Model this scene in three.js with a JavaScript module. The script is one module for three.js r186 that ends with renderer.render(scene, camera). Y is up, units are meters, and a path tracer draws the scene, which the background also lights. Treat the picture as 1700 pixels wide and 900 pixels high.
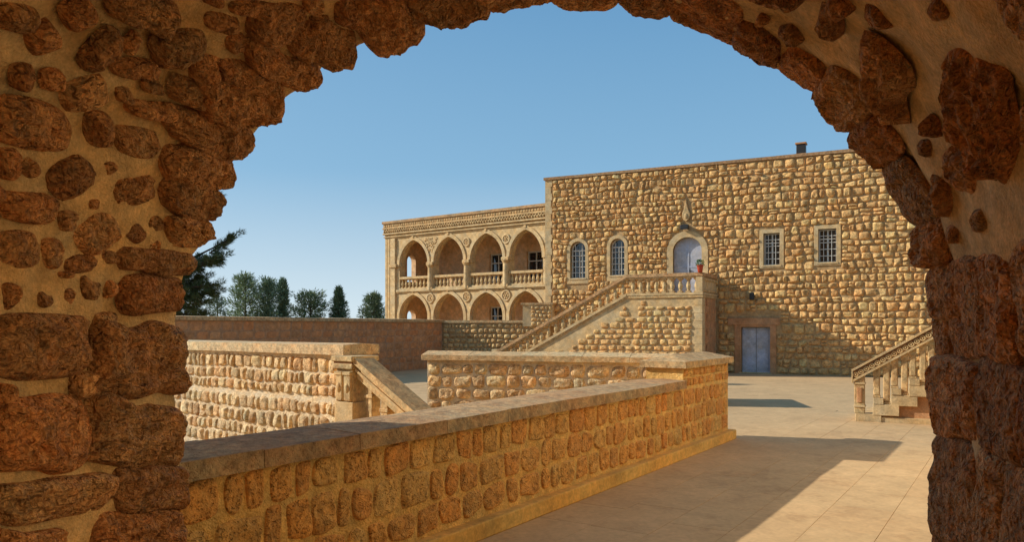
import * as THREE from 'three';
import { mergeGeometries } from 'three/addons/utils/BufferGeometryUtils.js';
import { RoundedBoxGeometry } from 'three/addons/geometries/RoundedBoxGeometry.js';

// ------------------------------------------------------------ camera, sky, sun, exposure
const EXPOSURE = 1.2;
const scene = new THREE.Scene();
const camera = new THREE.PerspectiveCamera(2 * Math.atan(450 / 1300) * 180 / Math.PI, 1700 / 900, 0.05, 3000);
camera.position.set(0, 2, 0);
camera.lookAt(0, 2, -10);
camera.setViewOffset(1700, 900, 0, -92, 1700, 900);          // lens shifted up: verticals stay upright
camera.updateProjectionMatrix();
const renderer = new THREE.WebGLRenderer({ antialias: true });
renderer.setSize(1024, 543);
renderer.toneMapping = THREE.LinearToneMapping;
renderer.toneMappingExposure = EXPOSURE;
renderer.shadowMap.enabled = true;

const SUN = new THREE.Vector3(-0.99, 0.51, -0.13).normalize();   // direction towards the sun
function makeSky() {
  const w = 512, h = 256, d = new Float32Array(w * h * 4);
  const hor = [0.70, 0.82, 0.87], mid = [0.245, 0.465, 0.685], up = [0.115, 0.30, 0.545], zen = [0.07, 0.19, 0.38];
  const lerp = (a, b, k) => a.map((v, i) => v + (b[i] - v) * k);
  for (let j = 0; j < h; j++) for (let i = 0; i < w; i++) {
    const lat = ((j + 0.5) / h - 0.5) * Math.PI, lon = ((i + 0.5) / w - 0.5) * 2 * Math.PI;
    const dir = new THREE.Vector3(Math.cos(lat) * Math.cos(lon), Math.sin(lat), Math.cos(lat) * Math.sin(lon));
    const e = Math.max(0, lat) * 180 / Math.PI;
    let c = e < 11 ? lerp(hor, mid, Math.pow(e / 11, 0.9)) : e < 26 ? lerp(mid, up, (e - 11) / 15) : lerp(up, zen, Math.min(1, (e - 26) / 50));
    const g = Math.max(0, dir.dot(SUN));
    const glow = 0.42 * Math.pow(g, 2) + 0.5 * Math.pow(g, 24);
    c = c.map((v, k) => v * (1 + 0.25 * glow) + glow * [0.5, 0.5, 0.46][k] * 0.5);
    if (lat < 0) c = [0.24, 0.19, 0.13];
    const o = (j * w + i) * 4;
    d[o] = c[0] / EXPOSURE; d[o + 1] = c[1] / EXPOSURE; d[o + 2] = c[2] / EXPOSURE; d[o + 3] = 1;
  }
  const t = new THREE.DataTexture(d, w, h, THREE.RGBAFormat, THREE.FloatType);
  t.mapping = THREE.EquirectangularReflectionMapping; t.magFilter = t.minFilter = THREE.LinearFilter; t.needsUpdate = true;
  return t;
}
const skyTex = makeSky();
scene.background = skyTex; scene.environment = skyTex;
const sun = new THREE.DirectionalLight(new THREE.Color().setRGB(1, 0.93, 0.80), 4.2);
sun.position.copy(SUN).multiplyScalar(90).add(new THREE.Vector3(0, 0, -22));
sun.target.position.set(0, 0, -22); scene.add(sun, sun.target);
sun.castShadow = true; sun.shadow.mapSize.set(4096, 4096);
Object.assign(sun.shadow.camera, { left: -45, right: 45, top: 45, bottom: -45, near: 1, far: 220 });

// ------------------------------------------------------------ random numbers and noise
function rng(seed) { let a = seed >>> 0; return () => { a = (a + 0x6D2B79F5) | 0; let t = Math.imul(a ^ (a >>> 15), 1 | a); t = (t + Math.imul(t ^ (t >>> 7), 61 | t)) ^ t; return ((t ^ (t >>> 14)) >>> 0) / 4294967296; }; }
const hash3 = (x, y, z) => { let h = Math.imul(x, 0x27d4eb2d) + 0x165667b1; h = Math.imul(h ^ (h >>> 15), 0x85ebca6b) + Math.imul(y, 0x9e3779b1); h = Math.imul(h ^ (h >>> 13), 0xc2b2ae35) + Math.imul(z, 0x7feb352d); h = Math.imul(h ^ (h >>> 16), 0x85ebca6b); h = Math.imul(h ^ (h >>> 13), 0xc2b2ae35); return ((h ^ (h >>> 16)) >>> 0) / 4294967296; };
const sm = t => t * t * (3 - 2 * t);
function noise(x, y, z) {                                          // smooth value noise, -1 .. 1
  const i = Math.floor(x), j = Math.floor(y), k = Math.floor(z), a = sm(x - i), b = sm(y - j), c = sm(z - k);
  const L = (p, q, t) => p + (q - p) * t;
  const f = kk => L(L(hash3(i, j, kk), hash3(i + 1, j, kk), a), L(hash3(i, j + 1, kk), hash3(i + 1, j + 1, kk), a), b);
  return L(f(k), f(k + 1), c) * 2 - 1;
}
const fbm = (x, y, z, o = 3) => { let s = 0, a = 0.5; for (let i = 0; i < o; i++) { s += a * noise(x, y, z); x *= 2.03; y *= 2.03; z *= 2.03; a *= 0.5; } return s; };

// ------------------------------------------------------------ textures (tiling)
const MEAN = 0.72;
function tileNoise(n, seed) {                                      // tiling value noise sampler over a unit square
  const r = rng(seed), g = []; for (let i = 0; i < n * n; i++) g.push(r());
  return (u, v) => { const x = u * n, y = v * n, i = Math.floor(x), j = Math.floor(y), a = sm(x - i), b = sm(y - j), G = (p, q) => g[((q % n + n) % n) * n + ((p % n + n) % n)];
    return (G(i, j) * (1 - a) + G(i + 1, j) * a) * (1 - b) + (G(i, j + 1) * (1 - a) + G(i + 1, j + 1) * a) * b; };
}
function makeTex(n, fn, srgb) {                                    // colour maps are scaled to a mean of MEAN in linear light
  const d = new Uint8Array(n * n * 4);
  if (srgb) { const f = fn; let k = [0, 0, 0], c; for (let i = 0; i < 4000; i++) { c = f((i * 0.754877) % 1, (i * 0.569840) % 1); for (let q = 0; q < 3; q++) k[q] += Math.pow(Math.max(0, c[q]), 2.2) / 4000; } k = k.map(v => Math.pow(MEAN / v, 1 / 2.2)); fn = (u, v) => f(u, v).map((x, q) => x * k[q]); }
  for (let j = 0; j < n; j++) for (let i = 0; i < n; i++) { const c = fn(i / n, j / n), o = (j * n + i) * 4; for (let k = 0; k < 3; k++) d[o + k] = Math.max(0, Math.min(255, 255 * (c.length ? c[k] : c))); d[o + 3] = 255; }
  const t = new THREE.DataTexture(d, n, n); t.wrapS = t.wrapT = THREE.RepeatWrapping; t.magFilter = THREE.LinearFilter; t.minFilter = THREE.LinearMipmapLinearFilter; t.generateMipmaps = true;
  if (srgb) t.colorSpace = THREE.SRGBColorSpace; t.needsUpdate = true; return t;
}
const N = [4, 9, 19, 41, 83, 170].map((n, i) => tileNoise(n, 11 + i)), N2 = [5, 11, 23, 47, 97, 190].map((n, i) => tileNoise(n, 71 + i));
const oct = (A, u, v, w) => { let s = 0, t = 0; w.forEach((k, i) => { s += k * A[i](u, v); t += Math.abs(k); }); return s / t; };
const rep = (t, k) => { const c = t.clone(); c.repeat.set(k, k); c.needsUpdate = true; return c; };
const stoneMap = makeTex(512, (u, v) => {                          // limestone: mottled, veined and pitted
  const a = oct(N, u, v, [0.5, 1, 1, 0.8, 0.6, 0.5]), b = oct(N2, u, v, [1, 1, 0.8, 0.4, 0.2, 0.1]), p = Math.max(0, oct(N2, u, v, [0, 0, 0.3, 1, 0.8, 0.3]) - 0.6) * 4;
  const l = 0.78 + 0.72 * (a - 0.5), w = (b - 0.5) * 0.6;
  return [Math.min(1, l * (1 + w * 0.15) - p * 0.13), Math.min(1, l * (1 - w * 0.22) - p * 0.16), Math.min(1, l * (1 - w * 0.55) - p * 0.17)];
}, true);
const stoneBump = makeTex(512, (u, v) => { const p = Math.max(0, oct(N2, u, v, [0, 0, 0.3, 1, 0.9, 0.3]) - 0.58) * 3.2; return Math.max(0, 0.3 + 0.6 * oct(N, u, v, [0.4, 1, 1, 1, 0.7, 0.4]) - p); });
const cragBump = makeTex(512, (u, v) => { const hole = (f, c, w) => { const x = f(u + 0.02 * N[3](u, v), v + 0.02 * N2[3](u, v)); return Math.min(1, Math.max(0, (x - c) / w)); }; const base = oct(N, u, v, [0.3, 1, 1, 0.8, 0.5, 0.3]); return Math.max(0, Math.min(1, 0.45 + 0.75 * (base - 0.3) - 0.32 * hole(N2[2], 0.62, 0.25) - 0.26 * hole(N2[3], 0.60, 0.25) - 0.14 * hole(N2[4], 0.6, 0.3))); });
const fineMap = makeTex(512, (u, v) => { const l = 0.80 + 0.36 * (oct(N, u, v, [0.8, 1, 0.8, 0.5, 0.6, 0.7]) - 0.5) * 1.5, w = oct(N2, u, v, [1, 1, 0.6, 0.3, 0, 0]) - 0.5; return [l * (1 + w * 0.06), l * (1 - w * 0.08), l * (1 - w * 0.3)]; }, true);
const fineBump = makeTex(512, (u, v) => oct(N, u, v, [0.3, 0.5, 0.7, 1, 1, 0.8]));
const groundMap = makeTex(1024, (u, v) => {
  const l = 0.86 + 0.26 * (oct(N, u, v, [1, 1, 0.8, 0.7, 0.7, 1]) - 0.5), s = Math.max(0, oct(N2, u, v, [0.3, 0.8, 1, 0.8, 0.6, 0.5]) - 0.56) * 0.55;
  return [l - s * 0.5, l * 0.985 - s * 0.62, l * 0.95 - s * 0.7];
}, true);

// ------------------------------------------------------------ materials
const lin = (r, g, b) => new THREE.Color().setRGB(r, g, b), eff = (r, g, b) => lin(r / MEAN, g / MEAN, b / MEAN);   // eff: the colour a mapped surface has on average
function mat(c, o = {}) { const m = new THREE.MeshStandardMaterial({ color: c, roughness: 0.92, ...o }); m.side = THREE.DoubleSide; return m; }
const WHITE = lin(1, 1, 1);
const M = {
  rubble: mat(WHITE, { vertexColors: true, map: stoneMap, bumpMap: rep(stoneBump, 1.2), bumpScale: 0.025 }),
  rubbleWarm: mat(WHITE, { vertexColors: true, map: rep(fineMap, 1.3), bumpMap: rep(stoneBump, 1.3), bumpScale: 0.035 }),
  vaultStone: mat(WHITE, { vertexColors: true, map: rep(stoneMap, 1.15), bumpMap: rep(cragBump, 1.25), bumpScale: 0.085 }),
  slab: mat(WHITE, { vertexColors: true, map: rep(stoneMap, 1.1), bumpMap: rep(stoneBump, 1.4), bumpScale: 0.008 }),
  mortar: mat(eff(0.70, 0.45, 0.195), { map: rep(fineMap, 0.7), bumpMap: rep(fineBump, 1.5), bumpScale: 0.012 }),
  mortarPale: mat(eff(0.69, 0.53, 0.33), { map: fineMap, bumpMap: fineBump, bumpScale: 0.02 }),
  mortarFacade: mat(eff(0.46, 0.29, 0.13), { map: fineMap, bumpMap: fineBump, bumpScale: 0.02 }),
  mortarWarm: mat(eff(0.70, 0.42, 0.125), { map: fineMap, bumpMap: fineBump, bumpScale: 0.02 }),
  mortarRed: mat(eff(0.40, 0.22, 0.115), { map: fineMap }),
  ashlar: mat(eff(0.57, 0.40, 0.20), { map: rep(fineMap, 0.5), bumpMap: rep(fineBump, 1), bumpScale: 0.008 }),
  ashlarRed: mat(eff(0.50, 0.245, 0.105), { map: rep(fineMap, 0.6), bumpMap: rep(fineBump, 1), bumpScale: 0.008 }),
  ashlarPink: mat(eff(0.67, 0.44, 0.255), { map: rep(fineMap, 0.5) }),
  carved: mat(eff(0.53, 0.35, 0.16), { map: rep(stoneMap, 0.7), bumpMap: rep(fineBump, 1), bumpScale: 0.01 }),
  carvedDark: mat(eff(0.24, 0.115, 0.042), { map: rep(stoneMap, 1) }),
  railTop: mat(eff(0.46, 0.265, 0.12), { map: rep(stoneMap, 0.8), bumpMap: rep(fineBump, 1), bumpScale: 0.008 }),
  roofEdge: mat(eff(0.42, 0.255, 0.12), { map: rep(stoneMap, 0.5) }),
  rubbleFine: mat(WHITE, { vertexColors: true, map: rep(fineMap, 0.6), bumpMap: rep(fineBump, 1), bumpScale: 0.006 }),
  curb: mat(eff(0.70, 0.40, 0.10), { map: rep(fineMap, 0.35), bumpMap: rep(fineBump, 0.7), bumpScale: 0.004 }),
  ground: mat(eff(0.565, 0.37, 0.18), { map: rep(groundMap, 0.21), bumpMap: rep(fineBump, 0.9), bumpScale: 0.004 }),
  pave: mat(WHITE, { vertexColors: true, map: rep(groundMap, 0.21), bumpMap: rep(fineBump, 0.9), bumpScale: 0.003 }),
  limewash: mat(eff(0.71, 0.55, 0.32), { map: rep(fineMap, 0.5) }),
  door: mat(eff(0.40, 0.41, 0.46), { roughness: 0.5, map: rep(fineMap, 0.4) }),
  white: mat(lin(0.62, 0.60, 0.54), { roughness: 0.6 }),
  glass: new THREE.MeshPhysicalMaterial({ color: lin(0.012, 0.016, 0.022), roughness: 0.06, clearcoat: 1, clearcoatRoughness: 0.03 }),
  black: mat(lin(0.018, 0.017, 0.016), { roughness: 0.5 }),
  redPot: mat(lin(0.45, 0.05, 0.015), { roughness: 0.6 }),
  leaf: mat(WHITE, { vertexColors: true, roughness: 0.8 }),
  bark: mat(lin(0.07, 0.048, 0.032), { bumpMap: stoneBump, bumpScale: 0.02 }),
  soil: mat(eff(0.30, 0.21, 0.115), { map: rep(groundMap, 0.1) }),
};

// ------------------------------------------------------------ scene helpers
const taken = {};
function numbered(name) { const k = taken[name] = (taken[name] ?? -1) + 1; return k ? `${name}_${String(k).padStart(3, '0')}` : name; }
// a thing at (X, depth); its local x runs along (dX, dDepth), local z faces out of the wall
function thing(name, label, category, X, depth, dX = 1, dZ = 0, group, kind) {
  const g = new THREE.Group(); g.name = numbered(name); g.position.set(X, 0, -depth); g.rotation.y = Math.atan2(dZ, dX);
  g.userData = { label, category, kind: 'thing' }; if (group) g.userData.group = group; if (kind) g.userData = { label, kind };
  scene.add(g); return g;
}
function part(parent, name, geo, m, label) {
  const o = new THREE.Mesh(geo, m); o.name = name; o.castShadow = o.receiveShadow = true; parent.add(o);
  if (label) o.userData.label = label; return o;
}
function triUV(g) {                                                // uv in metres, by the way each face points
  g = g.index ? g.toNonIndexed() : g; const p = g.attributes.position, n = p.count, uv = new Float32Array(n * 2), a = new THREE.Vector3(), b = new THREE.Vector3(), c = new THREE.Vector3();
  for (let i = 0; i < n; i += 3) {
    a.fromBufferAttribute(p, i); b.fromBufferAttribute(p, i + 1).sub(a); c.fromBufferAttribute(p, i + 2).sub(a); b.cross(c);
    const x = Math.abs(b.x), y = Math.abs(b.y), z = Math.abs(b.z);
    for (let k = 0; k < 3; k++) { const X = p.getX(i + k), Y = p.getY(i + k), Z = p.getZ(i + k); const q = y >= x && y >= z ? [X, Z] : x >= z ? [Z, Y] : [X, Y]; uv[(i + k) * 2] = q[0] + q[1] * 0.03; uv[(i + k) * 2 + 1] = q[1] - q[0] * 0.02; }
  }
  g.setAttribute('uv', new THREE.BufferAttribute(uv, 2)); return g;
}
function bx(x0, x1, y0, y1, z0, z1, r = 0) {
  const w = x1 - x0, h = y1 - y0, d = z1 - z0;
  const g = r ? new RoundedBoxGeometry(w, h, d, 1, Math.min(r, w / 2.1, h / 2.1, d / 2.1)) : new THREE.BoxGeometry(w, h, d);
  g.translate((x0 + x1) / 2, (y0 + y1) / 2, (z0 + z1) / 2); return triUV(g);
}
function tint(g, c) { const n = g.attributes.position.count, a = new Float32Array(n * 3); for (let i = 0; i < n; i++) { a[3 * i] = c.r; a[3 * i + 1] = c.g; a[3 * i + 2] = c.b; } g.setAttribute('color', new THREE.BufferAttribute(a, 3)); return g; }
const poly = pts => { const s = new THREE.Shape(); pts.forEach(([x, y], i) => i ? s.lineTo(x, y) : s.moveTo(x, y)); return s; };
function prism(shape, z0, z1, bevel = 0, seg = 10) {               // a shape in local x, y drawn out from z0 to z1
  const g = new THREE.ExtrudeGeometry(shape, { depth: z1 - z0 - 2 * bevel, bevelEnabled: bevel > 0, bevelSize: bevel, bevelThickness: bevel, bevelOffset: -bevel, bevelSegments: 1, curveSegments: seg });
  g.translate(0, 0, z0 + bevel); return triUV(g);
}
const join = gs => mergeGeometries(gs.map(g => g.index ? g.toNonIndexed() : g));
function jitterColor(base, r, amt = 0.22, hue = 0.08) { const k = 1 + (r() * 2 - 1) * amt, h = (r() * 2 - 1) * hue; return lin(Math.min(1, base[0] / MEAN * k * (1 + h * 0.3)), base[1] / MEAN * k * (1 - h), base[2] / MEAN * k * (1 - h * 2)); }

// ------------------------------------------------------------ stones
// one stone with corners (bottom start, bottom end, top end, top start) on the surface at(u, v, height)
function stone(at, q, H, o) {
  const { n = 5, round = 0.55, rough = 0.3, sink = 0.02, seed = 1, wob = 0.05, facet = 0, crag = 0, p = 4, freq = 9, color } = o;
  const P = [], U = [], I = [], E = []; const side = [];
  for (let i = 0; i <= n; i++) { const x = i / n * 2 - 1; side.push(Math.sign(x) * Math.pow(Math.abs(x), 0.72)); }
  const w = Math.hypot(q[1][0] - q[0][0], q[1][1] - q[0][1]), r = rng(seed * 7919 + 3), ou = r() * 7, ov = r() * 7;
  const tu = (r() * 2 - 1) * facet, tv = (r() * 2 - 1) * facet, cut = [0, 1, 2].map(() => { const a = r() * 6.283; return [Math.cos(a), Math.sin(a), 0.25 + r() * 0.6, 0.5 + r()]; });
  for (let j = 0; j <= n; j++) for (let i = 0; i <= n; i++) {
    const x = side[i], y = side[j], X = x * Math.sqrt(1 - round * y * y / 2), Y = y * Math.sqrt(1 - round * x * x / 2), a = (X + 1) / 2, b = (Y + 1) / 2;
    let u = (q[0][0] * (1 - a) + q[1][0] * a) * (1 - b) + (q[3][0] * (1 - a) + q[2][0] * a) * b, v = (q[0][1] * (1 - a) + q[1][1] * a) * (1 - b) + (q[3][1] * (1 - a) + q[2][1] * a) * b;
    const nu = u * freq + seed * 3.7, nv = v * freq;
    u += w * wob * noise(nu * 0.6, nv * 0.6, 5.5 + seed); v += w * wob * noise(nu * 0.6, nv * 0.6, 9.5 + seed);
    const dome = Math.pow(Math.max(0, (1 - Math.pow(Math.abs(x), p)) * (1 - Math.pow(Math.abs(y), p))), 0.55);
    let h = 1 + tu * x + tv * y; if (facet) for (const c of cut) h -= facet * c[3] * Math.max(0, x * c[0] + y * c[1] - c[2]);
    if (crag) { const c1 = noise(nu * 1.9, nv * 1.9, seed * 2.1), c2 = noise(nu * 4.3, nv * 4.3, seed * 3.3); h -= crag * (0.9 * Math.abs(c1) + 0.55 * Math.abs(c2)) - crag * 0.45; }
    h = H * dome * Math.max(0.15, h + rough * 1.6 * fbm(nu, nv, seed * 1.3, n > 8 ? 4 : 2)) - sink * (1 - dome);
    const t = at(u, v, h); P.push(t[0], t[1], t[2]); U.push(u + ou, v + ov); E.push(color.r, color.g, color.b);
  }
  const m = n + 1; for (let j = 0; j < n; j++) for (let i = 0; i < n; i++) { const k = j * m + i; I.push(k, k + 1, k + m + 1, k, k + m + 1, k + m); }
  const g = new THREE.BufferGeometry(); g.setAttribute('position', new THREE.Float32BufferAttribute(P, 3)); g.setAttribute('uv', new THREE.Float32BufferAttribute(U, 2)); g.setAttribute('color', new THREE.Float32BufferAttribute(E, 3));
  g.setIndex(I); g.computeVertexNormals();
  if (!o.solidUV) return g;
  const t = triUV(g), a = t.attributes.uv; for (let i = 0; i < a.count; i++) a.setXY(i, a.getX(i) + ou, a.getY(i) + ov); return t;
}
// courses of stones between u0..u1, v0..v1; free(u, v) says whether a place is open for stones
function courses(o) {
  const { u0, u1, v0, v1, ch, wmin, wmax, joint = 0.025, jit = 0.2, wave = 0.03, free = () => true, split = 0, seed } = o;
  const r = rng(seed), out = [], rows = Math.max(1, Math.round((v1 - v0) / ch)), edge = [v0];
  for (let i = 1; i < rows; i++) edge.push(v0 + (i + (r() - 0.5) * 0.35) * (v1 - v0) / rows); edge.push(v1);
  const line = (k, u) => edge[k] + (k && k < rows ? wave * noise(u * 0.9, k * 3.3, seed) + wave * 0.6 * noise(u * 2.7, k * 5.1, seed + 4) : 0);
  for (let k = 0; k < rows; k++) {
    const vm = (edge[k] + edge[k + 1]) / 2, hh = edge[k + 1] - edge[k];
    const ok = u => free(u, vm) && free(u, vm - hh * 0.42) && free(u, vm + hh * 0.42);
    let u = u0; const st = 0.02;
    while (u < u1 - 0.02) {
      if (!ok(u)) { u += st; continue; }
      let e = u; const want = wmin + (wmax - wmin) * Math.pow(r(), 1.2);
      while (e < u1 && e - u < want && ok(e)) e += st;
      let rem = e; while (rem < u1 && rem - e < wmin * 0.8 && ok(rem)) rem += st;
      if (rem - e < wmin * 0.8) e = rem;
      e = Math.min(e, u1);
      if (e - u > wmin * 0.4) {
        const j = joint / 2, J = () => (r() - 0.5) * jit * hh, q = [[u + j + J() * 0.5, line(k, u) + j + J() * 0.4], [e - j + J() * 0.5, line(k, e) + j + J() * 0.4], [e - j + J() * 0.5, line(k + 1, e) - j + J() * 0.4], [u + j + J() * 0.5, line(k + 1, u) - j + J() * 0.4]];
        if (r() < split && e - u > 0.2 && hh > 0.23) { const c = 0.42 + r() * 0.16, L = (a, b) => [a[0] + (b[0] - a[0]) * c, a[1] + (b[1] - a[1]) * c], a = L(q[0], q[3]), b = L(q[1], q[2]); out.push([q[0], q[1], [b[0], b[1] - j], [a[0], a[1] - j]], [[a[0], a[1] + j], [b[0], b[1] + j], q[2], q[3]]); }
        else out.push(q);
      }
      u = e;
    }
  }
  return out;
}
const flat = (z = 0) => (u, v, h) => [u, v, z + h];
let stoneSeed = 1;
function layStones(parent, list, m, base, o = {}) {
  const { H = 0.05, Hvar = 0.4, most = 300, rank, z = 0, name = 'stone', amt, hue, ...rest } = o, r = rng(o.seed ?? 5);
  const gs = list.map(q => ({ q, g: stone(flat(z), q, H * (1 - Hvar / 2 + Hvar * r()), { ...rest, round: Math.max(0.1, (rest.round ?? 0.55) + (o.roundVar || 0) * (r() * 2 - 1)), seed: stoneSeed++ % 977, color: jitterColor(base, r, amt, hue) }) }));
  if (rank) gs.sort((a, b) => rank(b.q) - rank(a.q));
  gs.slice(0, most).forEach(s => part(parent, name, s.g, m));
  if (gs.length > most) { const s = part(parent, name, mergeGeometries(gs.slice(most).map(s => s.g)), m); s.userData.kind = 'stuff'; }
}
const area = q => Math.abs((q[2][0] - q[0][0]) * (q[3][1] - q[1][1]) - (q[3][0] - q[1][0]) * (q[2][1] - q[0][1])) / 2;
// coping: slabs side by side along u
function coping(parent, u0, u1, y0, y1, z0, z1, len, base, seed, o = {}) {
  const r = rng(seed); let u = u0; const name = o.name || 'coping_slab';
  while (u < u1 - 0.02) {
    let e = u + len * (0.75 + r() * 0.5); if (u1 - e < len * 0.5) e = u1;
    const pk = o.peak || 0, zc = (z0 + z1) / 2, d = (r() - 0.5) * 0.012, gap = 0.004;
    const s = poly([[z0, y0], [z1, y0], [z1 - 0.006, y1 + d], [zc, y1 + pk + d], [z0 + 0.006, y1 + d]]);
    const g = new THREE.ExtrudeGeometry(s, { depth: e - u - 2 * gap, bevelEnabled: true, bevelSize: 0.008, bevelThickness: 0.006, bevelOffset: -0.008, bevelSegments: 1 });
    g.rotateY(Math.PI / 2); const p = g.attributes.position;   // shape x -> -z, drawn along x
    for (let i = 0; i < p.count; i++) p.setZ(i, -p.getZ(i));
    g.translate(u + gap, 0, 0); const idx = []; const ng = g.index ? g.toNonIndexed() : g, pp = ng.attributes.position.array;
    for (let i = 0; i < pp.length; i += 9) for (let k = 0; k < 3; k++) { const t = pp[i + 3 + k]; pp[i + 3 + k] = pp[i + 6 + k]; pp[i + 6 + k] = t; }
    for (let i = 0; i < pp.length; i += 3) { const nx = fbm(pp[i] * 6 + seed, pp[i + 1] * 6, pp[i + 2] * 6, 2) * 0.012; pp[i + 1] += nx; pp[i + 2] += nx * 0.6; }
    ng.computeVertexNormals();
    part(parent, name, tint(triUV(ng), jitterColor(base, r, 0.10, 0.05)), M.slab); u = e;
  }
}
// baluster: a turned vase between two square blocks
function balusterGeo(h, w, seg = 10) {
  const pts = [[0.30, 0.12], [0.36, 0.16], [0.28, 0.22], [0.44, 0.36], [0.46, 0.48], [0.30, 0.70], [0.24, 0.80], [0.36, 0.86], [0.34, 0.9]].map(([r, y]) => new THREE.Vector2(r * w, y * h));
  const l = new THREE.LatheGeometry(pts, seg);
  return join([triUV(l), bx(-w / 2, w / 2, 0, h * 0.125, -w / 2, w / 2), bx(-w / 2, w / 2, h * 0.885, h, -w / 2, w / 2)].map(g => { g.computeVertexNormals(); return g; }));
}

// ------------------------------------------------------------ ground
{
  const g = thing('ground', 'pale bare earth ground around the monastery', null, 0, 30, 1, 0, null, 'structure');
  part(g, 'ground', triUV(new THREE.PlaneGeometry(1600, 1600).rotateX(-Math.PI / 2)), M.soil).position.y = -0.012;
  const p = thing('courtyard_paving', 'worn pale stone slabs paving the courtyard', null, -2.06, 4.77, 0.542, 0.84, null, 'structure');
  const bed = new THREE.PlaneGeometry(70, 70, 1, 1).rotateX(-Math.PI / 2); bed.translate(10, 0, 5);
  part(p, 'paving_bed', triUV(bed), M.ground).position.y = -0.004;
  // slabs near enough to be told apart, laid along the foreground wall
  const r = rng(404), list = [];
  for (let k = 0; k < 20; k++) {
    let u = -6 - r() * 0.8; const z0 = 0.1 + k * 0.62, z1 = z0 + 0.62;
    while (u < 16) { const e = u + 0.8 + r() * 0.5; list.push([u, e, z0, z1]); u = e; }
  }
  const d = q => { const u = (q[0] + q[1]) / 2, z = (q[2] + q[3]) / 2; const X = -2.06 + 0.542 * u + 0.84 * z, Z = 4.77 + 0.84 * u - 0.542 * z; return { X, Z }; };
  const inView = list.filter(q => { const { X, Z } = d(q); return Z > 3 && Z < 19 && X < Z * 0.62 + 0.8 && X > -3; }).sort((a, b) => d(a).Z - d(b).Z).slice(0, 300);
  for (const [u0, u1, z0, z1] of inView) {
    const c = jitterColor([0.565, 0.37, 0.18], r, 0.03, 0.015), g2 = 0.0014, dy = (r() - 0.5) * 0.002;
    const o = bx(u0 + g2, u1 - g2, -0.02, 0.004 + dy, z0 + g2, z1 - g2, 0.003);
    part(p, 'paving_slab', tint(o, c), M.pave);
  }
}

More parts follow.
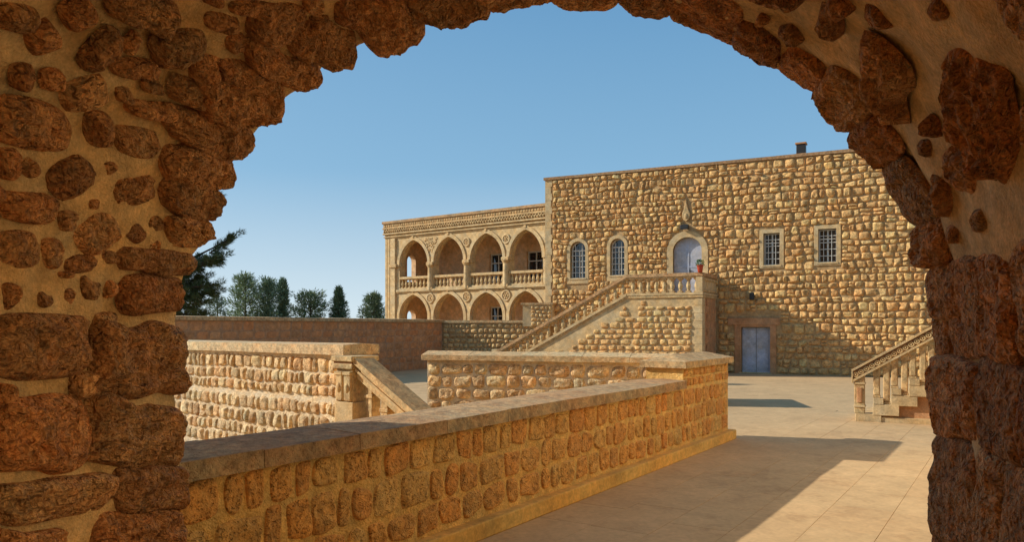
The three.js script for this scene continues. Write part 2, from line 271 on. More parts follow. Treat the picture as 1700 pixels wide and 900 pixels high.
// ------------------------------------------------------------ vaulted passage round the camera
{
  const Z0 = 4.5, XC = 0.268, A = 2.18, B = 1.95, YS = 1.94, DX = -0.242, DZ = 0.97, R = 2.06, L = 2 * YS + Math.PI * R;
  const prof = s => {                                              // point and inward normal of the cross-section, s from one foot to the other
    if (s < YS) return [XC - A, s, 1, 0];
    if (s > L - YS) return [XC + A, L - s, -1, 0];
    const th = (s - YS) / R, c = Math.cos(th), n = Math.sin(th), m = Math.hypot(c / A, n / B);
    return [XC - A * c, YS + B * n, c / A / m, -n / B / m];
  };
  const v = thing('vaulted_passage', 'dark rubble stone vault of the gateway framing the courtyard view', 'vault', XC, Z0);
  const at = (s, t, h) => { const p = prof(s); return [p[0] + p[2] * h + DX * t - XC, p[1] + p[3] * h, DZ * t]; };
  // plastered lining between the stones
  const TP = 2.35, SC = 6.75, ns = 220, nt = 150, P = [], U = [], I = [];
  for (let j = 0; j <= nt; j++) for (let i = 0; i <= ns; i++) {
    const s = L * i / ns, t = Math.pow(j / nt, 1.6) * 9; const h = 0.075 * fbm(s * 2.8, t * 2.8, 3.3, 3) + 0.022 * fbm(s * 6, t * 6, 8.1, 3) - (j === 0 ? 0.05 : 0);
    P.push(...at(s, t, h)); U.push(s, t);
  }
  for (let j = 0; j < nt; j++) for (let i = 0; i < ns; i++) { if (Math.pow(j / nt, 1.6) * 9 > TP && L * (i + 1) / ns > SC) continue; const k = j * (ns + 1) + i; I.push(k, k + ns + 2, k + 1, k, k + ns + 1, k + ns + 2); }
  const lg = new THREE.BufferGeometry(); lg.setAttribute('position', new THREE.Float32BufferAttribute(P, 3)); lg.setAttribute('uv', new THREE.Float32BufferAttribute(U, 2)); lg.setIndex(I); lg.computeVertexNormals();
  part(v, 'mortar_lining', lg, M.mortar);
  // masonry of the gatehouse round the vault: the sunny side stands forward, the far side is open behind the pier
  const shell = (s1, xr, t0, t1, name) => {
    const sh = new THREE.Shape(); sh.moveTo(-9, 0); sh.lineTo(-9, 4.35); sh.lineTo(xr, 4.35);
    if (s1 >= L) sh.lineTo(xr, 0); for (let i = 60; i >= 0; i--) { const p = prof(s1 * i / 60); sh.lineTo(p[0] - p[2] * 0.07, i === 0 || (i === 60 && s1 >= L) ? 0 : p[1] - p[3] * 0.07); }
    const g = new THREE.ExtrudeGeometry(sh, { depth: t1 - t0, bevelEnabled: false, curveSegments: 4 }), q = g.attributes.position;
    for (let i = 0; i < q.count; i++) { const z = q.getZ(i) + t0; q.setXYZ(i, q.getX(i) + DX * z - XC, q.getY(i), DZ * z + 0.01); }
    g.computeVertexNormals(); part(v, name, triUV(g), M.mortarFacade);
  };
  shell(L, 3.3, 0, TP, 'masonry_mass'); shell(SC, 2.1, TP, 9, 'rear_masonry');
  part(v, 'forward_range', bx(-8.6, -3.9, 0, 10.5, -2.5, 0.02), M.mortarFacade);
  part(v, 'end_wall', bx(-11, 2.2, 0, 4.35, 8.75, 9.1), M.mortarFacade);
  // stones read from the wall: centre (s, t), half axes
  const T = [
    [3.316,1.634,0.02,-0.075,-0.052,-0.03],[3.275,1.5,-0.041,-0.07,-0.054,0.025],[3.101,1.455,0.017,-0.044,-0.05,-0.034],[3.135,1.337,0.016,-0.042,-0.043,-0.031],
    [3.33,1.244,0.109,0.005,-0.015,-0.068],[3.427,1.15,0.053,0.006,-0.007,-0.034],[3.434,1.457,-0.035,-0.069,-0.057,0.021],[3.576,1.222,0.041,-0.176,-0.078,-0.056],
    [3.502,0.924,0.085,-0.103,-0.061,-0.087],[3.32,1.02,0.044,-0.102,-0.039,-0.036],[3.131,1.157,0.06,-0.077,-0.05,-0.057],[3.184,0.98,0.013,-0.036,-0.03,-0.025],
    [3.275,0.869,0.018,-0.045,-0.027,-0.025],[3.332,0.612,0.033,-0.163,-0.065,-0.051],[3.164,0.781,0.023,-0.144,-0.045,-0.028],[2.928,1.3,0.005,-0.184,-0.099,-0.029],
    [2.99,0.986,0.018,-0.06,-0.079,-0.054],[2.989,0.752,0.015,-0.134,-0.08,-0.04],[3.118,0.561,0.014,-0.045,-0.038,-0.033],[2.978,0.502,0.016,-0.062,-0.054,-0.042],
    [3.721,0.869,0.031,-0.085,-0.041,-0.043],[3.678,0.707,0.038,-0.041,-0.029,-0.05],[3.531,0.594,0.027,-0.103,-0.06,-0.057],[3.579,0.381,0.032,-0.011,-0.015,-0.045],
    [3.711,0.496,0.04,-0.095,-0.036,-0.047],[3.875,0.621,0.049,-0.165,-0.092,-0.103],[4.017,0.437,0.037,-0.037,-0.021,-0.044],[4.069,0.589,0.035,-0.043,-0.024,-0.046],
    [3.852,0.85,0.051,-0.073,-0.03,-0.045],[4.153,0.371,0.049,-0.058,-0.05,-0.105],[3.935,0.153,0.101,-0.204,-0.078,-0.131],[3.712,0.081,0.044,-0.312,-0.087,-0.083],
    [3.463,0.061,0.068,-0.314,-0.155,-0.156],[3.177,0.149,0.006,-0.353,-0.11,-0.052],[2.953,0.152,0.025,-0.284,-0.105,-0.058],[2.77,0.165,-0.02,-0.27,-0.096,-0.014],
    [2.731,1.001,0.086,-0.055,-0.056,-0.1],[2.824,0.831,0.01,-0.042,-0.04,-0.024],[2.763,0.629,0.054,-0.143,-0.076,-0.063],[2.733,1.212,0.034,-0.016,-0.02,-0.039],
    [2.728,1.32,0.01,-0.045,-0.07,-0.032],[2.546,1.138,-0.001,-0.134,-0.076,-0.013],[2.523,0.918,0.007,-0.046,-0.051,-0.019],[2.632,0.819,0.006,-0.034,-0.03,-0.014],
    [2.499,0.75,0.092,-0.081,-0.063,-0.1],[2.534,0.521,0.056,-0.04,-0.042,-0.086],[2.593,0.397,0.008,-0.053,-0.045,-0.022],[2.353,1.144,0.01,-0.096,-0.082,-0.021],
    [2.352,0.967,0.006,-0.061,-0.076,-0.02],[2.326,0.803,0.023,-0.093,-0.044,-0.021],[2.372,0.627,0.005,-0.053,-0.039,-0.012],[2.388,0.278,0.008,-0.315,-0.077,-0.017],
    [2.573,0.113,0.022,-0.17,-0.097,-0.049],[2.471,0.367,0.007,-0.06,-0.042,-0.016],[2.139,1.165,0.001,-0.037,-0.068,-0.008],[2.266,0.87,0.004,-0.052,-0.019,-0.004],
    [2.204,0.711,0.003,-0.061,-0.073,-0.013],[2.136,0.977,0.002,-0.049,-0.047,-0.006],[2.152,0.836,0.002,-0.046,-0.052,-0.007],[2.2,0.568,0.002,-0.045,-0.048,-0.009],
    [2.175,0.264,0.009,-0.239,-0.116,-0.021],[1.909,0.956,-0.006,-0.24,-0.155,0],[2.018,0.571,0,-0.096,-0.06,-0.004],[1.822,0.332,-0.015,-0.351,-0.193,0],
    [1.711,0.688,-0.007,-0.095,-0.066,0],[1.516,0.943,-0.032,-0.242,-0.169,0],[1.43,0.35,-0.046,-0.348,-0.18,0],[1.7,1.154,-0.003,-0.033,-0.052,0],
    [1.208,0.888,-0.042,-0.3,-0.093,-0.01],[1.122,0.251,-0.056,-0.282,-0.115,0],[1.054,1.022,-0.044,-0.168,-0.054,0],[0.93,0.332,-0.076,-0.306,-0.104,0],
    [0.915,0.94,-0.074,-0.251,-0.076,0],[0.716,0.344,-0.098,-0.327,-0.096,0]
  ];
  const r = rng(77), placed = [];
  const put = (s, t, a, b, H, o = {}) => {
    if (a[0] * b[1] - a[1] * b[0] < 0) { b = [-b[0], -b[1]]; }
    const e = 1.06, q = [[-1, -1], [1, -1], [1, 1], [-1, 1]].map(([i, j]) => [s + (i * a[0] + j * b[0]) * e, t + (i * a[1] + j * b[1]) * e]);
    const rad = (Math.hypot(...a) + Math.hypot(...b)) / 2, wt = Math.abs(a[1]) + Math.abs(b[1]), ws = Math.abs(a[0]) + Math.abs(b[0]); placed.push([s, t, ws, wt]);
    const n = rad > 0.2 ? 40 : rad > 0.11 ? 28 : 14;
    const base = [0.57, 0.26, 0.09];
    part(v, 'stone', stone(at, q, H, { n, round: s < 2.05 ? 0.4 : 0.6, rough: 0.4, crag: 0.55, facet: 0.45, sink: 0.012, wob: 0.09, p: s < 2.05 ? 6 : 4.2, freq: 8, seed: 1000 + placed.length, solidUV: true, color: jitterColor(base, r, 0.28, 0.075), ...o }), M.vaultStone);
  };
  for (const [s, t0, as, a_t, bs, bt] of T) {
    const ext = Math.abs(a_t) + Math.abs(bt), edge = t0 - ext < 0.06, t = edge ? Math.max(t0, ext - 0.09) : t0, rad = Math.max(Math.hypot(as, a_t), Math.hypot(bs, bt));
    put(s, t, [as, a_t], [bs, bt], edge ? 0.065 + 0.025 * r() : Math.min(0.075, 0.026 + rad * 0.24), edge ? { p: 9, facet: 0.3 } : {});
  }
  // the arch edge over the crown and down the shaded side
  for (let s = 4.10; s < 8.0;) {
    const w = 0.26 + r() * 0.2, d = 0.19 + r() * 0.14;
    put(s + w / 2, d - 0.08, [w * 0.54, (r() - 0.5) * 0.05], [(r() - 0.5) * 0.06, d], 0.04 + 0.05 * r(), { facet: 0.4, p: 7 }); s += w * 0.97;
  }
  // big blocks of the pier
  for (let s = 8.0, k = 0; s < L - 0.05; k++) {
    const w = 0.4 + r() * 0.22; let t = -0.06;
    while (t < 1.9) { const d = 0.3 + r() * 0.5; put(s + w / 2, t + d / 2, [w * 0.5, 0], [0, d * 0.5], 0.03 + 0.035 * r(), { p: 8, round: 0.3, facet: 0.15 }); t += d; }
    s += w;
  }
  // rubble in the rest of the vault
  let tries = 0, made = 0;
  const sizes = [[0.30, 0.19, 260], [0.22, 0.14, 400], [0.12, 0.08, 700], [0.065, 0.05, 700]];
  for (const [a0, b0, nTry] of sizes) for (tries = 0; tries < nTry && made < 190; tries++) {
    const s = 0.15 + r() * 7.7, t = 0.15 + r() * 2.1, k = 0.75 + r() * 0.5, a = a0 * k, b = b0 * k * (0.8 + r() * 0.4), an = (r() - 0.5) * 1.6 + Math.PI / 2;
    if (s > 1 && s < 4.2 && t < 1.6 && (a0 > 0.1)) continue;
    if (s < 1.0 && t < 0.6) continue;
    const ws = Math.abs(Math.cos(an)) * a + Math.abs(Math.sin(an)) * b, wt = Math.abs(Math.sin(an)) * a + Math.abs(Math.cos(an)) * b;
    if (placed.some(p => Math.abs(p[0] - s) < (p[2] + ws) * 0.92 && Math.abs(p[1] - t) < (p[3] + wt) * 0.92)) continue;
    put(s, t, [Math.cos(an) * a, Math.sin(an) * a], [-Math.sin(an) * b, Math.cos(an) * b], 0.025 + a * 0.22 + r() * 0.02); made++;
  }
}

// ------------------------------------------------------------ foreground parapet with its raised end pier
{
  const w = thing('parapet_wall', 'long low rubble wall with sloping-away coping running out from the gateway', 'wall', -2.06, 4.77, 0.542, 0.84);
  part(w, 'wall_core', bx(-0.5, 8.62, 0, 1.05, -0.6, 0), M.mortarWarm);
  part(w, 'pier_core', bx(8.62, 10.85, 0, 1.36, -0.6, 0), M.mortarWarm);
  part(w, 'plinth', bx(-0.5, 10.97, 0, 0.17, -0.7, 0.12, 0.02), M.curb, 'smooth ochre plinth along the foot of the wall');
  const base = [0.70, 0.34, 0.09];
  layStones(w, courses({ u0: 0, u1: 10.8, v0: 0.2, v1: 1.04, ch: 0.275, wmin: 0.15, wmax: 0.42, joint: 0.02, jit: 0.36, wave: 0.035, seed: 21 }), M.rubbleWarm, base, { H: 0.02, n: 16, rough: 0.5, crag: 0.9, facet: 0.15, round: 0.5, roundVar: 0.4, p: 9, sink: 0.008, wob: 0.09, seed: 3, amt: 0.11, hue: 0.12 });
  layStones(w, courses({ u0: 8.65, u1: 10.82, v0: 1.06, v1: 1.35, ch: 0.15, wmin: 0.1, wmax: 0.26, joint: 0.02, jit: 0.2, wave: 0.01, seed: 22 }), M.rubbleWarm, base, { H: 0.022, n: 8, rough: 0.5, round: 0.3, p: 7, sink: 0.008, seed: 4, amt: 0.12, hue: 0.12 });
  coping(w, -0.4, 8.62, 1.05, 1.17, -0.68, 0.07, 0.95, [0.40, 0.245, 0.115], 31, { peak: 0.02 });
  // hipped cap of the pier
  const u0 = 8.55, u1 = 10.93, z0 = -0.68, z1 = 0.08, y0 = 1.36, y1 = 1.46, y2 = 1.56, zc = (z0 + z1) / 2, e = 0.42;
  const V = [[u0, y0, z0], [u1, y0, z0], [u1, y0, z1], [u0, y0, z1], [u0, y1, z0], [u1, y1, z0], [u1, y1, z1], [u0, y1, z1], [u0 + e, y2, zc], [u1 - e, y2, zc]];
  const F = [[0, 1, 2], [0, 2, 3], [3, 2, 6], [3, 6, 7], [2, 1, 5], [2, 5, 6], [1, 0, 4], [1, 4, 5], [0, 3, 7], [0, 7, 4], [7, 6, 9], [7, 9, 8], [6, 5, 9], [5, 4, 8], [5, 8, 9], [4, 7, 8]];
  const g = new THREE.BufferGeometry(); g.setAttribute('position', new THREE.Float32BufferAttribute(F.flat().flatMap(i => V[i]), 3)); g.computeVertexNormals();
  part(w, 'pier_cap', tint(triUV(g), eff(0.50, 0.33, 0.155)), M.slab);
}
{ // return wall behind the pier
  const w = thing('parapet_wall', 'sunlit rubble wall with pale mortar and flat coping behind the hipped pier cap', 'wall', -1.62, 15.0, 0.956, -0.29);
  part(w, 'wall_core', bx(0, 4.95, 0, 1.36, -0.5, 0), M.mortarPale);
  layStones(w, courses({ u0: 0.0, u1: 4.9, v0: 0.15, v1: 1.30, ch: 0.255, wmin: 0.2, wmax: 0.44, joint: 0.022, jit: 0.35, wave: 0.03, seed: 41 }), M.rubble, [0.64, 0.42, 0.205], { H: 0.045, n: 12, rough: 0.5, crag: 0.4, facet: 0.25, round: 0.5, p: 5, sink: 0.004, seed: 8 });
  coping(w, -0.09, 4.85, 1.36, 1.455, -0.6, 0.09, 1.0, [0.58, 0.39, 0.19], 32, { peak: 0.07 });
}
{ // higher wall farther left
  const w = thing('parapet_wall', 'higher sunlit rubble wall with thick pale coping, ending at the carved newel post', 'wall', -6.42, 14.2, 0.785, -0.619);
  part(w, 'wall_core', bx(0, 5.2, 0, 1.6, -0.5, 0), M.mortarPale);
  part(w, 'lower_core', bx(0, 5.2, 0, 0.96, -0.4, 0.05), M.mortarPale);
  layStones(w, courses({ u0: 0, u1: 5.15, v0: 0.99, v1: 1.56, ch: 0.195, wmin: 0.10, wmax: 0.26, joint: 0.016, jit: 0.4, wave: 0.02, seed: 51 }), M.rubble, [0.64, 0.42, 0.205], { H: 0.04, n: 8, rough: 0.5, crag: 0.3, facet: 0.25, round: 0.45, p: 5, sink: 0.004, seed: 9, most: 120 });
  layStones(w, courses({ u0: 0, u1: 5.15, v0: 0.1, v1: 0.93, ch: 0.21, wmin: 0.11, wmax: 0.25, joint: 0.02, jit: 0.5, wave: 0.03, split: 0.1, seed: 52 }), M.rubble, [0.62, 0.43, 0.225], { z: 0.05, H: 0.04, n: 8, rough: 0.5, crag: 0.3, facet: 0.25, round: 0.5, p: 5, sink: 0.004, seed: 10, most: 160 });
  coping(w, -0.1, 5.27, 1.60, 1.735, -0.58, 0.09, 1.6, [0.60, 0.42, 0.22], 33, { peak: 0.02 });
}
{ // low wall stub that shades a strip of the courtyard
  const w = thing('parapet_wall', 'short low stone wall standing across the courtyard behind the pier', 'wall', 5.0, 19.6, 0.13, 0.99);
  part(w, 'wall_core', bx(0, 2.2, 0, 1.1, -0.4, 0), M.mortarPale);
  coping(w, -0.04, 2.24, 1.1, 1.2, -0.45, 0.05, 1.0, [0.58, 0.39, 0.19], 34);
}

// ------------------------------------------------------------ short stair with a carved newel and a falling handrail
{
  const w = thing('stair_balustrade', 'carved stone balustrade falling from a double-panelled newel post beside the high wall', 'balustrade', -2.40, 10.72, 0.785, -0.619);
  part(w, 'newel_base', bx(-0.02, 0.36, 0, 0.98, -0.4, 0.02, 0.012), M.ashlar);
  part(w, 'newel_post', bx(0.0, 0.34, 0.98, 1.42, -0.38, 0, 0.01), M.carved);
  for (const x of [0.015, 0.185]) { const p = part(w, 'newel_panel', bx(x, x + 0.14, 0.99, 1.38, -0.02, 0.035, 0.02), M.carved); part(p, 'carved_boss', triUV(new THREE.SphereGeometry(0.04, 10, 8).scale(1, 1.7, 0.6).translate(x + 0.07, 1.17, 0.035)), M.carved); part(p, 'collar', bx(x - 0.01, x + 0.15, 1.34, 1.39, -0.01, 0.05, 0.01), M.carved); }
  part(w, 'newel_neck', bx(-0.03, 0.37, 1.42, 1.5, -0.41, 0.04, 0.02), M.carved);
  part(w, 'newel_cap', bx(-0.05, 0.39, 1.525, 1.6, -0.43, 0.06, 0.015), M.carved);
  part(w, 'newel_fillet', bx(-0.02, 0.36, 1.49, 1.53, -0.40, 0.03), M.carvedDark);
  const k = -0.56, len = 2.1, X0 = 0.37, sl = (y0, y1, z0, z1, m, name) => part(w, name, prism(poly([[X0, y0], [X0 + len, y0 + k * len], [X0 + len, y1 + k * len], [X0, y1]]), z0, z1), m);
  sl(1.30, 1.40, -0.28, -0.05, M.carved, 'rail_underside'); sl(1.402, 1.44, -0.30, -0.01, M.ashlar, 'rail_moulding'); sl(1.442, 1.50, -0.29, -0.03, M.carved, 'rail_hollow'); sl(1.502, 1.585, -0.32, 0.02, M.carved, 'handrail');
  for (let i = 0; i < 6; i++) { const x = X0 + 0.17 + i * 0.3, top = 1.335 + k * (x - X0), b = part(w, 'baluster', bx(x - 0.07, x + 0.07, top - 0.62, top + 0.02, -0.26, -0.1, 0.02), M.carved); part(b, 'collar', bx(x - 0.085, x + 0.085, top - 0.2, top - 0.15, -0.275, -0.085, 0.01), M.carved); }
  for (let i = 0; i < 7; i++) { const x = X0 + i * 0.3; const t = 0.86 + k * (x - X0 + 0.15) - 0.14; if (t > 0.03) part(w, 'step', bx(x, x + 0.298, 0, t, -1.5, 0.0, 0.01), M.ashlar); }
  // wall on the far side of the flight
  part(w, 'side_wall', prism(poly([[-0.4, 0], [1.3, 0], [1.3, 0.16], [0.3, 0.72], [-0.4, 0.72]]), -1.95, -1.52), M.ashlar);
  layStones(w, courses({ u0: -0.38, u1: 1.25, v0: 0.05, v1: 0.7, ch: 0.21, wmin: 0.14, wmax: 0.34, joint: 0.03, jit: 0.2, wave: 0.01, seed: 61, free: (u, v) => v < 0.7 && v < 0.72 - (u - 0.3) * 0.56 - 0.03 }), M.rubble, [0.64, 0.42, 0.205], { z: -1.52, H: 0.05, n: 6, round: 0.6, seed: 12 });
}

// ------------------------------------------------------------ shaded boundary wall and the rubble wall that closes it
{
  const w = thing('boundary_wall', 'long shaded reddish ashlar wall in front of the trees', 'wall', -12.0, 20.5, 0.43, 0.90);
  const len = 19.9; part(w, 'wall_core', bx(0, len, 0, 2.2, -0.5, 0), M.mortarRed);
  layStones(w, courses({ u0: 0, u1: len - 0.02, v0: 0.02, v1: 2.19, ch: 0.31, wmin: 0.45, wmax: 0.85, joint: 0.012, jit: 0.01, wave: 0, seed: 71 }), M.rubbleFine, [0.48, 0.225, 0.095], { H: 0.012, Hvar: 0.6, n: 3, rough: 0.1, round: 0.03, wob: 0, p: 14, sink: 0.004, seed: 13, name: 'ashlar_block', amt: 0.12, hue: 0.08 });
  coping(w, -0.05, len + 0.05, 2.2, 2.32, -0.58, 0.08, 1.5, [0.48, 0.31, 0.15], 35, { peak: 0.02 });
}
{
  const w = thing('boundary_wall', 'sunlit rubble wall under the arcaded gallery, half crossed by a slanting shadow', 'wall', -3.4, 38.5, 0.96, -0.28);
  part(w, 'wall_core', bx(-0.3, 5.4, 0, 2.17, -0.5, 0), M.mortarFacade);
  layStones(w, courses({ u0: 0.02, u1: 5.35, v0: 0.5, v1: 2.14, ch: 0.25, wmin: 0.16, wmax: 0.42, joint: 0.035, jit: 0.4, wave: 0.04, seed: 72 }), M.rubble, [0.62, 0.39, 0.165], { H: 0.07, n: 5, facet: 0.2, seed: 14 });
  coping(w, -0.3, 4.15, 2.17, 2.29, -0.58, 0.1, 1.4, [0.58, 0.39, 0.19], 36);
  part(w, 'block_core', bx(4.1, 5.55, 2.0, 3.02, -0.45, 0.1), M.ashlar);
  layStones(w, courses({ u0: 4.5, u1: 5.5, v0: 2.0, v1: 2.98, ch: 0.2, wmin: 0.13, wmax: 0.3, joint: 0.03, jit: 0.5, wave: 0.04, seed: 73 }), M.rubble, [0.62, 0.39, 0.165], { z: 0.1, H: 0.08, n: 5, facet: 0.2, seed: 15 });
  coping(w, 4.02, 5.6, 3.02, 3.12, -0.5, 0.16, 0.8, [0.52, 0.34, 0.16], 37);
}

{ // the sunlit range that closes the courtyard on the far side, reached by the small stair
  const w = thing('courtyard_range', 'tall pale stone range closing the courtyard behind the dark gateway pier', 'building', 7.6, 13.0, -0.02, -0.9998);
  part(w, 'wall', bx(0, 30, 0, 13, -4, 0), M.limewash);
  coping(w, -0.05, 30, 13, 13.15, -4.05, 0.08, 3, [0.50, 0.33, 0.16], 39);
}

// ------------------------------------------------------------ main building
const FD = [0.8909, -0.4542];
const archPath = (P, x0, x1, y0, ys, rise) => { const c = (x0 + x1) / 2, a = (x1 - x0) / 2; P.moveTo(x0, y0); P.lineTo(x1, y0); P.lineTo(x1, ys); for (let i = 1; i < 16; i++) { const t = Math.PI * i / 16; P.lineTo(c + a * Math.cos(t), ys + rise * Math.sin(t)); } P.lineTo(x0, ys); P.lineTo(x0, y0); return P; };
const pointedPath = (P, x0, x1, y0, ys, yt) => { const c = (x0 + x1) / 2, a = (x1 - x0) / 2, h = yt - ys; P.moveTo(x0, y0); P.lineTo(x1, y0); P.lineTo(x1, ys); for (let i = 1; i <= 10; i++) { const t = i / 10, k = Math.sin(t * Math.PI / 2 * 0.86) / Math.sin(Math.PI / 2 * 0.86); P.lineTo(c + a * Math.cos(t * Math.PI / 2), ys + h * k); } for (let i = 9; i >= 0; i--) { const t = i / 10, k = Math.sin(t * Math.PI / 2 * 0.86) / Math.sin(Math.PI / 2 * 0.86); P.lineTo(c - a * Math.cos(t * Math.PI / 2), ys + h * k); } P.lineTo(x0, y0); return P; };
// a band round an arch, open at the foot: outer and inner outline joined
const bandShape = (path, o, i) => { const A = path(new THREE.Path(), ...o).getPoints(), Bq = path(new THREE.Path(), ...i).getPoints(), cl = P => { const q = P.slice(1); if (q[q.length - 1].distanceTo(P[0]) < 1e-6) q.pop(); return q; }; const a = cl(A), c = cl(Bq); return poly([...[...a, A[0]].map(p => [p.x, p.y]), ...[Bq[0], ...[...c].reverse()].map(p => [p.x, p.y])]); };
const rectPath = (P, x0, x1, y0, y1) => { P.moveTo(x0, y0); P.lineTo(x1, y0); P.lineTo(x1, y1); P.lineTo(x0, y1); P.lineTo(x0, y0); return P; };
{
  const w = thing('stone_building', 'tall bossed-stone building with arched windows and grey doors above the staircase', 'building', 1.6, 37.6, ...FD);
  const W = 19, H = 9.0, body = poly([[0, 0], [W, 0], [W, H], [0, H]]);
  const open = [['arch', 1.30, 2.07, 4.26, 5.60, 0.39], ['arch', 3.29, 3.98, 4.34, 5.68, 0.35], ['door', 6.22, 7.50, 3.38, 5.31, 0.62], ['rect', 10.09, 10.75, 4.57, 5.91], ['rect', 12.25, 12.94, 4.61, 5.97], ['low', 9.17, 10.36, 0.0, 1.97]];
  const hp = (P, o) => o[0] === 'arch' || o[0] === 'door' ? archPath(P, o[1], o[2], o[3], o[4], o[5]) : rectPath(P, o[1], o[2], o[3], o[4]);
  const front = body.clone();
  open.filter(o => o[0] !== 'low').forEach(o => front.holes.push(hp(new THREE.Path(), o)));
  const fr = poly([[0, 0], [9.17, 0], [9.17, 1.97], [10.36, 1.97], [10.36, 0], [W, 0], [W, H], [0, H]]); fr.holes = front.holes;
  part(w, 'wall', prism(fr, -0.5, 0), M.mortarFacade);
  part(w, 'rear_mass', bx(0.01, W, 0, H - 0.05, -10, -0.62), M.mortarFacade);
  part(w, 'wall_end', bx(-0.006, 0.012, 0, H, -10.02, -0.01), M.ashlar);
  // smooth surrounds
  const ring = (o, m, z) => { const s = new THREE.Shape(); const b = m; if (o[0] === 'rect') { rectPath(s, o[1] - b, o[2] + b, o[3] - b * 0.8, o[4] + b); s.holes.push(rectPath(new THREE.Path(), o[1], o[2], o[3], o[4])); } else if (o[0] === 'arch') { archPath(s, o[1] - b, o[2] + b, o[3] - 0.26, o[4], o[5] + b); s.holes.push(archPath(new THREE.Path(), o[1], o[2], o[3], o[4], o[5])); } else return prism(bandShape(archPath, [o[1] - b, o[2] + b, o[3], o[4], o[5] + b], [o[1], o[2], o[3], o[4], o[5]]), -0.2, z); return prism(s, -0.2, z, 0.006); };
  open.forEach(o => {
    if (o[0] === 'low') return;
    const s = part(w, o[0] === 'door' ? 'door_surround' : 'window_surround', ring(o, o[0] === 'door' ? 0.27 : 0.16, 0.055), M.ashlar);
    if (o[0] !== 'door') part(s, 'sill', bx(o[1] - 0.06, o[2] + 0.06, o[3] - 0.07, o[3] + 0.004, -0.1, 0.085, 0.01), M.ashlar);
  });
  part(w, 'door_surround', prism(poly([[8.9, 0.0], [9.17, 0.0], [9.17, 1.97], [10.36, 1.97], [10.36, 0], [10.6, 0], [10.6, 2.36], [8.9, 2.36]]), -0.2, 0.06, 0.006), M.ashlarRed, 'reddish smooth stone frame of the lower door');
  part(w, 'lintel', bx(8.62, 10.75, 2.06, 2.36, 0.02, 0.085, 0.01), M.ashlarRed);
  // windows
  const win = (o) => {
    const c = (o[1] + o[2]) / 2, top = o[0] === 'arch' ? o[4] + o[5] : o[4], s = new THREE.Shape(), h = new THREE.Path(), f = 0.05;
    if (o[0] === 'arch') { archPath(s, o[1], o[2], o[3], o[4], o[5]); archPath(h, o[1] + f, o[2] - f, o[3] + f, o[4], o[5] - f); } else { rectPath(s, o[1], o[2], o[3], o[4]); rectPath(h, o[1] + f, o[2] - f, o[3] + f, o[4] - f); }
    const g = hp(new THREE.Shape(), o); s.holes.push(h);
    const wn = part(w, 'window', prism(s, -0.26, -0.2), M.white);
    part(wn, 'pane', prism(g, -0.3, -0.27), M.glass);
    part(wn, 'mullion', bx(c - 0.03, c + 0.03, o[3] + f, o[4] - 0.02, -0.255, -0.19), M.white);
    if (o[0] === 'arch') part(wn, 'transom', bx(o[1] + f, o[2] - f, o[4] - 0.06, o[4], -0.254, -0.188), M.white);
    else part(wn, 'transom', bx(o[1] + f, o[2] - f, o[4] - 0.42, o[4] - 0.37, -0.254, -0.188), M.white);
    for (let i = 1; i < 5; i++) { const y = o[3] + (o[4] - o[3]) * i / 5; part(wn, 'grille_bar', bx(o[1] + 0.01, o[2] - 0.01, y - 0.014, y + 0.014, -0.14, -0.116), M.white); }
    for (const x of [0.28, 0.72]) { const X = o[1] + (o[2] - o[1]) * x; part(wn, 'grille_bar', bx(X - 0.01, X + 0.01, o[3] + 0.01, o[0] === 'arch' ? o[4] + o[5] * 0.6 : top - 0.01, -0.115, -0.095), M.white); }
  };
  open.filter(o => o[0] === 'arch' || o[0] === 'rect').forEach(win);
  { // upper door
    const o = open[2], c = (o[1] + o[2]) / 2, dg = hp(new THREE.Shape(), o), d = part(w, 'door', prism(dg, -0.24, -0.18), M.door, 'pale grey arched double door on the landing');
    part(d, 'meeting_strip', bx(c - 0.03, c + 0.03, o[3], o[4] + o[5] - 0.03, -0.181, -0.155, 0.005), M.door);
    part(d, 'rail', bx(o[1] + 0.02, o[2] - 0.02, 4.6, 4.66, -0.181, -0.163), M.door);
    part(d, 'handle', bx(c + 0.07, c + 0.1, 4.3, 4.5, -0.18, -0.12, 0.01), M.black);
  }
  { // lower door: two leaves
    for (const [a, b] of [[9.19, 9.755], [9.775, 10.34]]) { const d = part(w, 'door_leaf', bx(a, b, 0.03, 1.95, -0.2, -0.14, 0.005), M.door); part(d, 'panel', bx(a + 0.07, b - 0.07, 0.15, 1.05, -0.142, -0.125, 0.006), M.door); part(d, 'panel', bx(a + 0.07, b - 0.07, 1.15, 1.85, -0.142, -0.125, 0.006), M.door); }
    part(w, 'threshold', bx(9.1, 10.43, 0, 0.05, -0.3, 0.1, 0.01), M.ashlar);
  }
  // coping of the roof edge
  coping(w, -0.06, W, H, H + 0.12, -0.5, 0.1, 1.4, [0.36, 0.205, 0.095], 38);
  // quoins at the gallery corner
  for (let i = 0; i < 27; i++) { const y = 0.2 + i * 0.326, l = i % 2 ? 0.30 : 0.36; part(w, 'quoin', bx(0, l, y + 0.002, y + 0.324, -0.2, 0.03, 0.004), M.ashlar); }
  // chimney and the carved drop above the door
  const ch = part(w, 'chimney', bx(11.36, 11.72, H + 0.1, H + 0.58, -0.6, -0.24, 0.02), M.black, 'small dark chimney on the roof edge'); part(ch, 'chimney_lid', bx(11.32, 11.76, H + 0.59, H + 0.66, -0.64, -0.2, 0.01), M.ashlarRed);
  part(ch, 'chimney_foot', bx(11.33, 11.75, H + 0.09, H + 0.2, -0.62, -0.22, 0.01), M.ashlarRed);
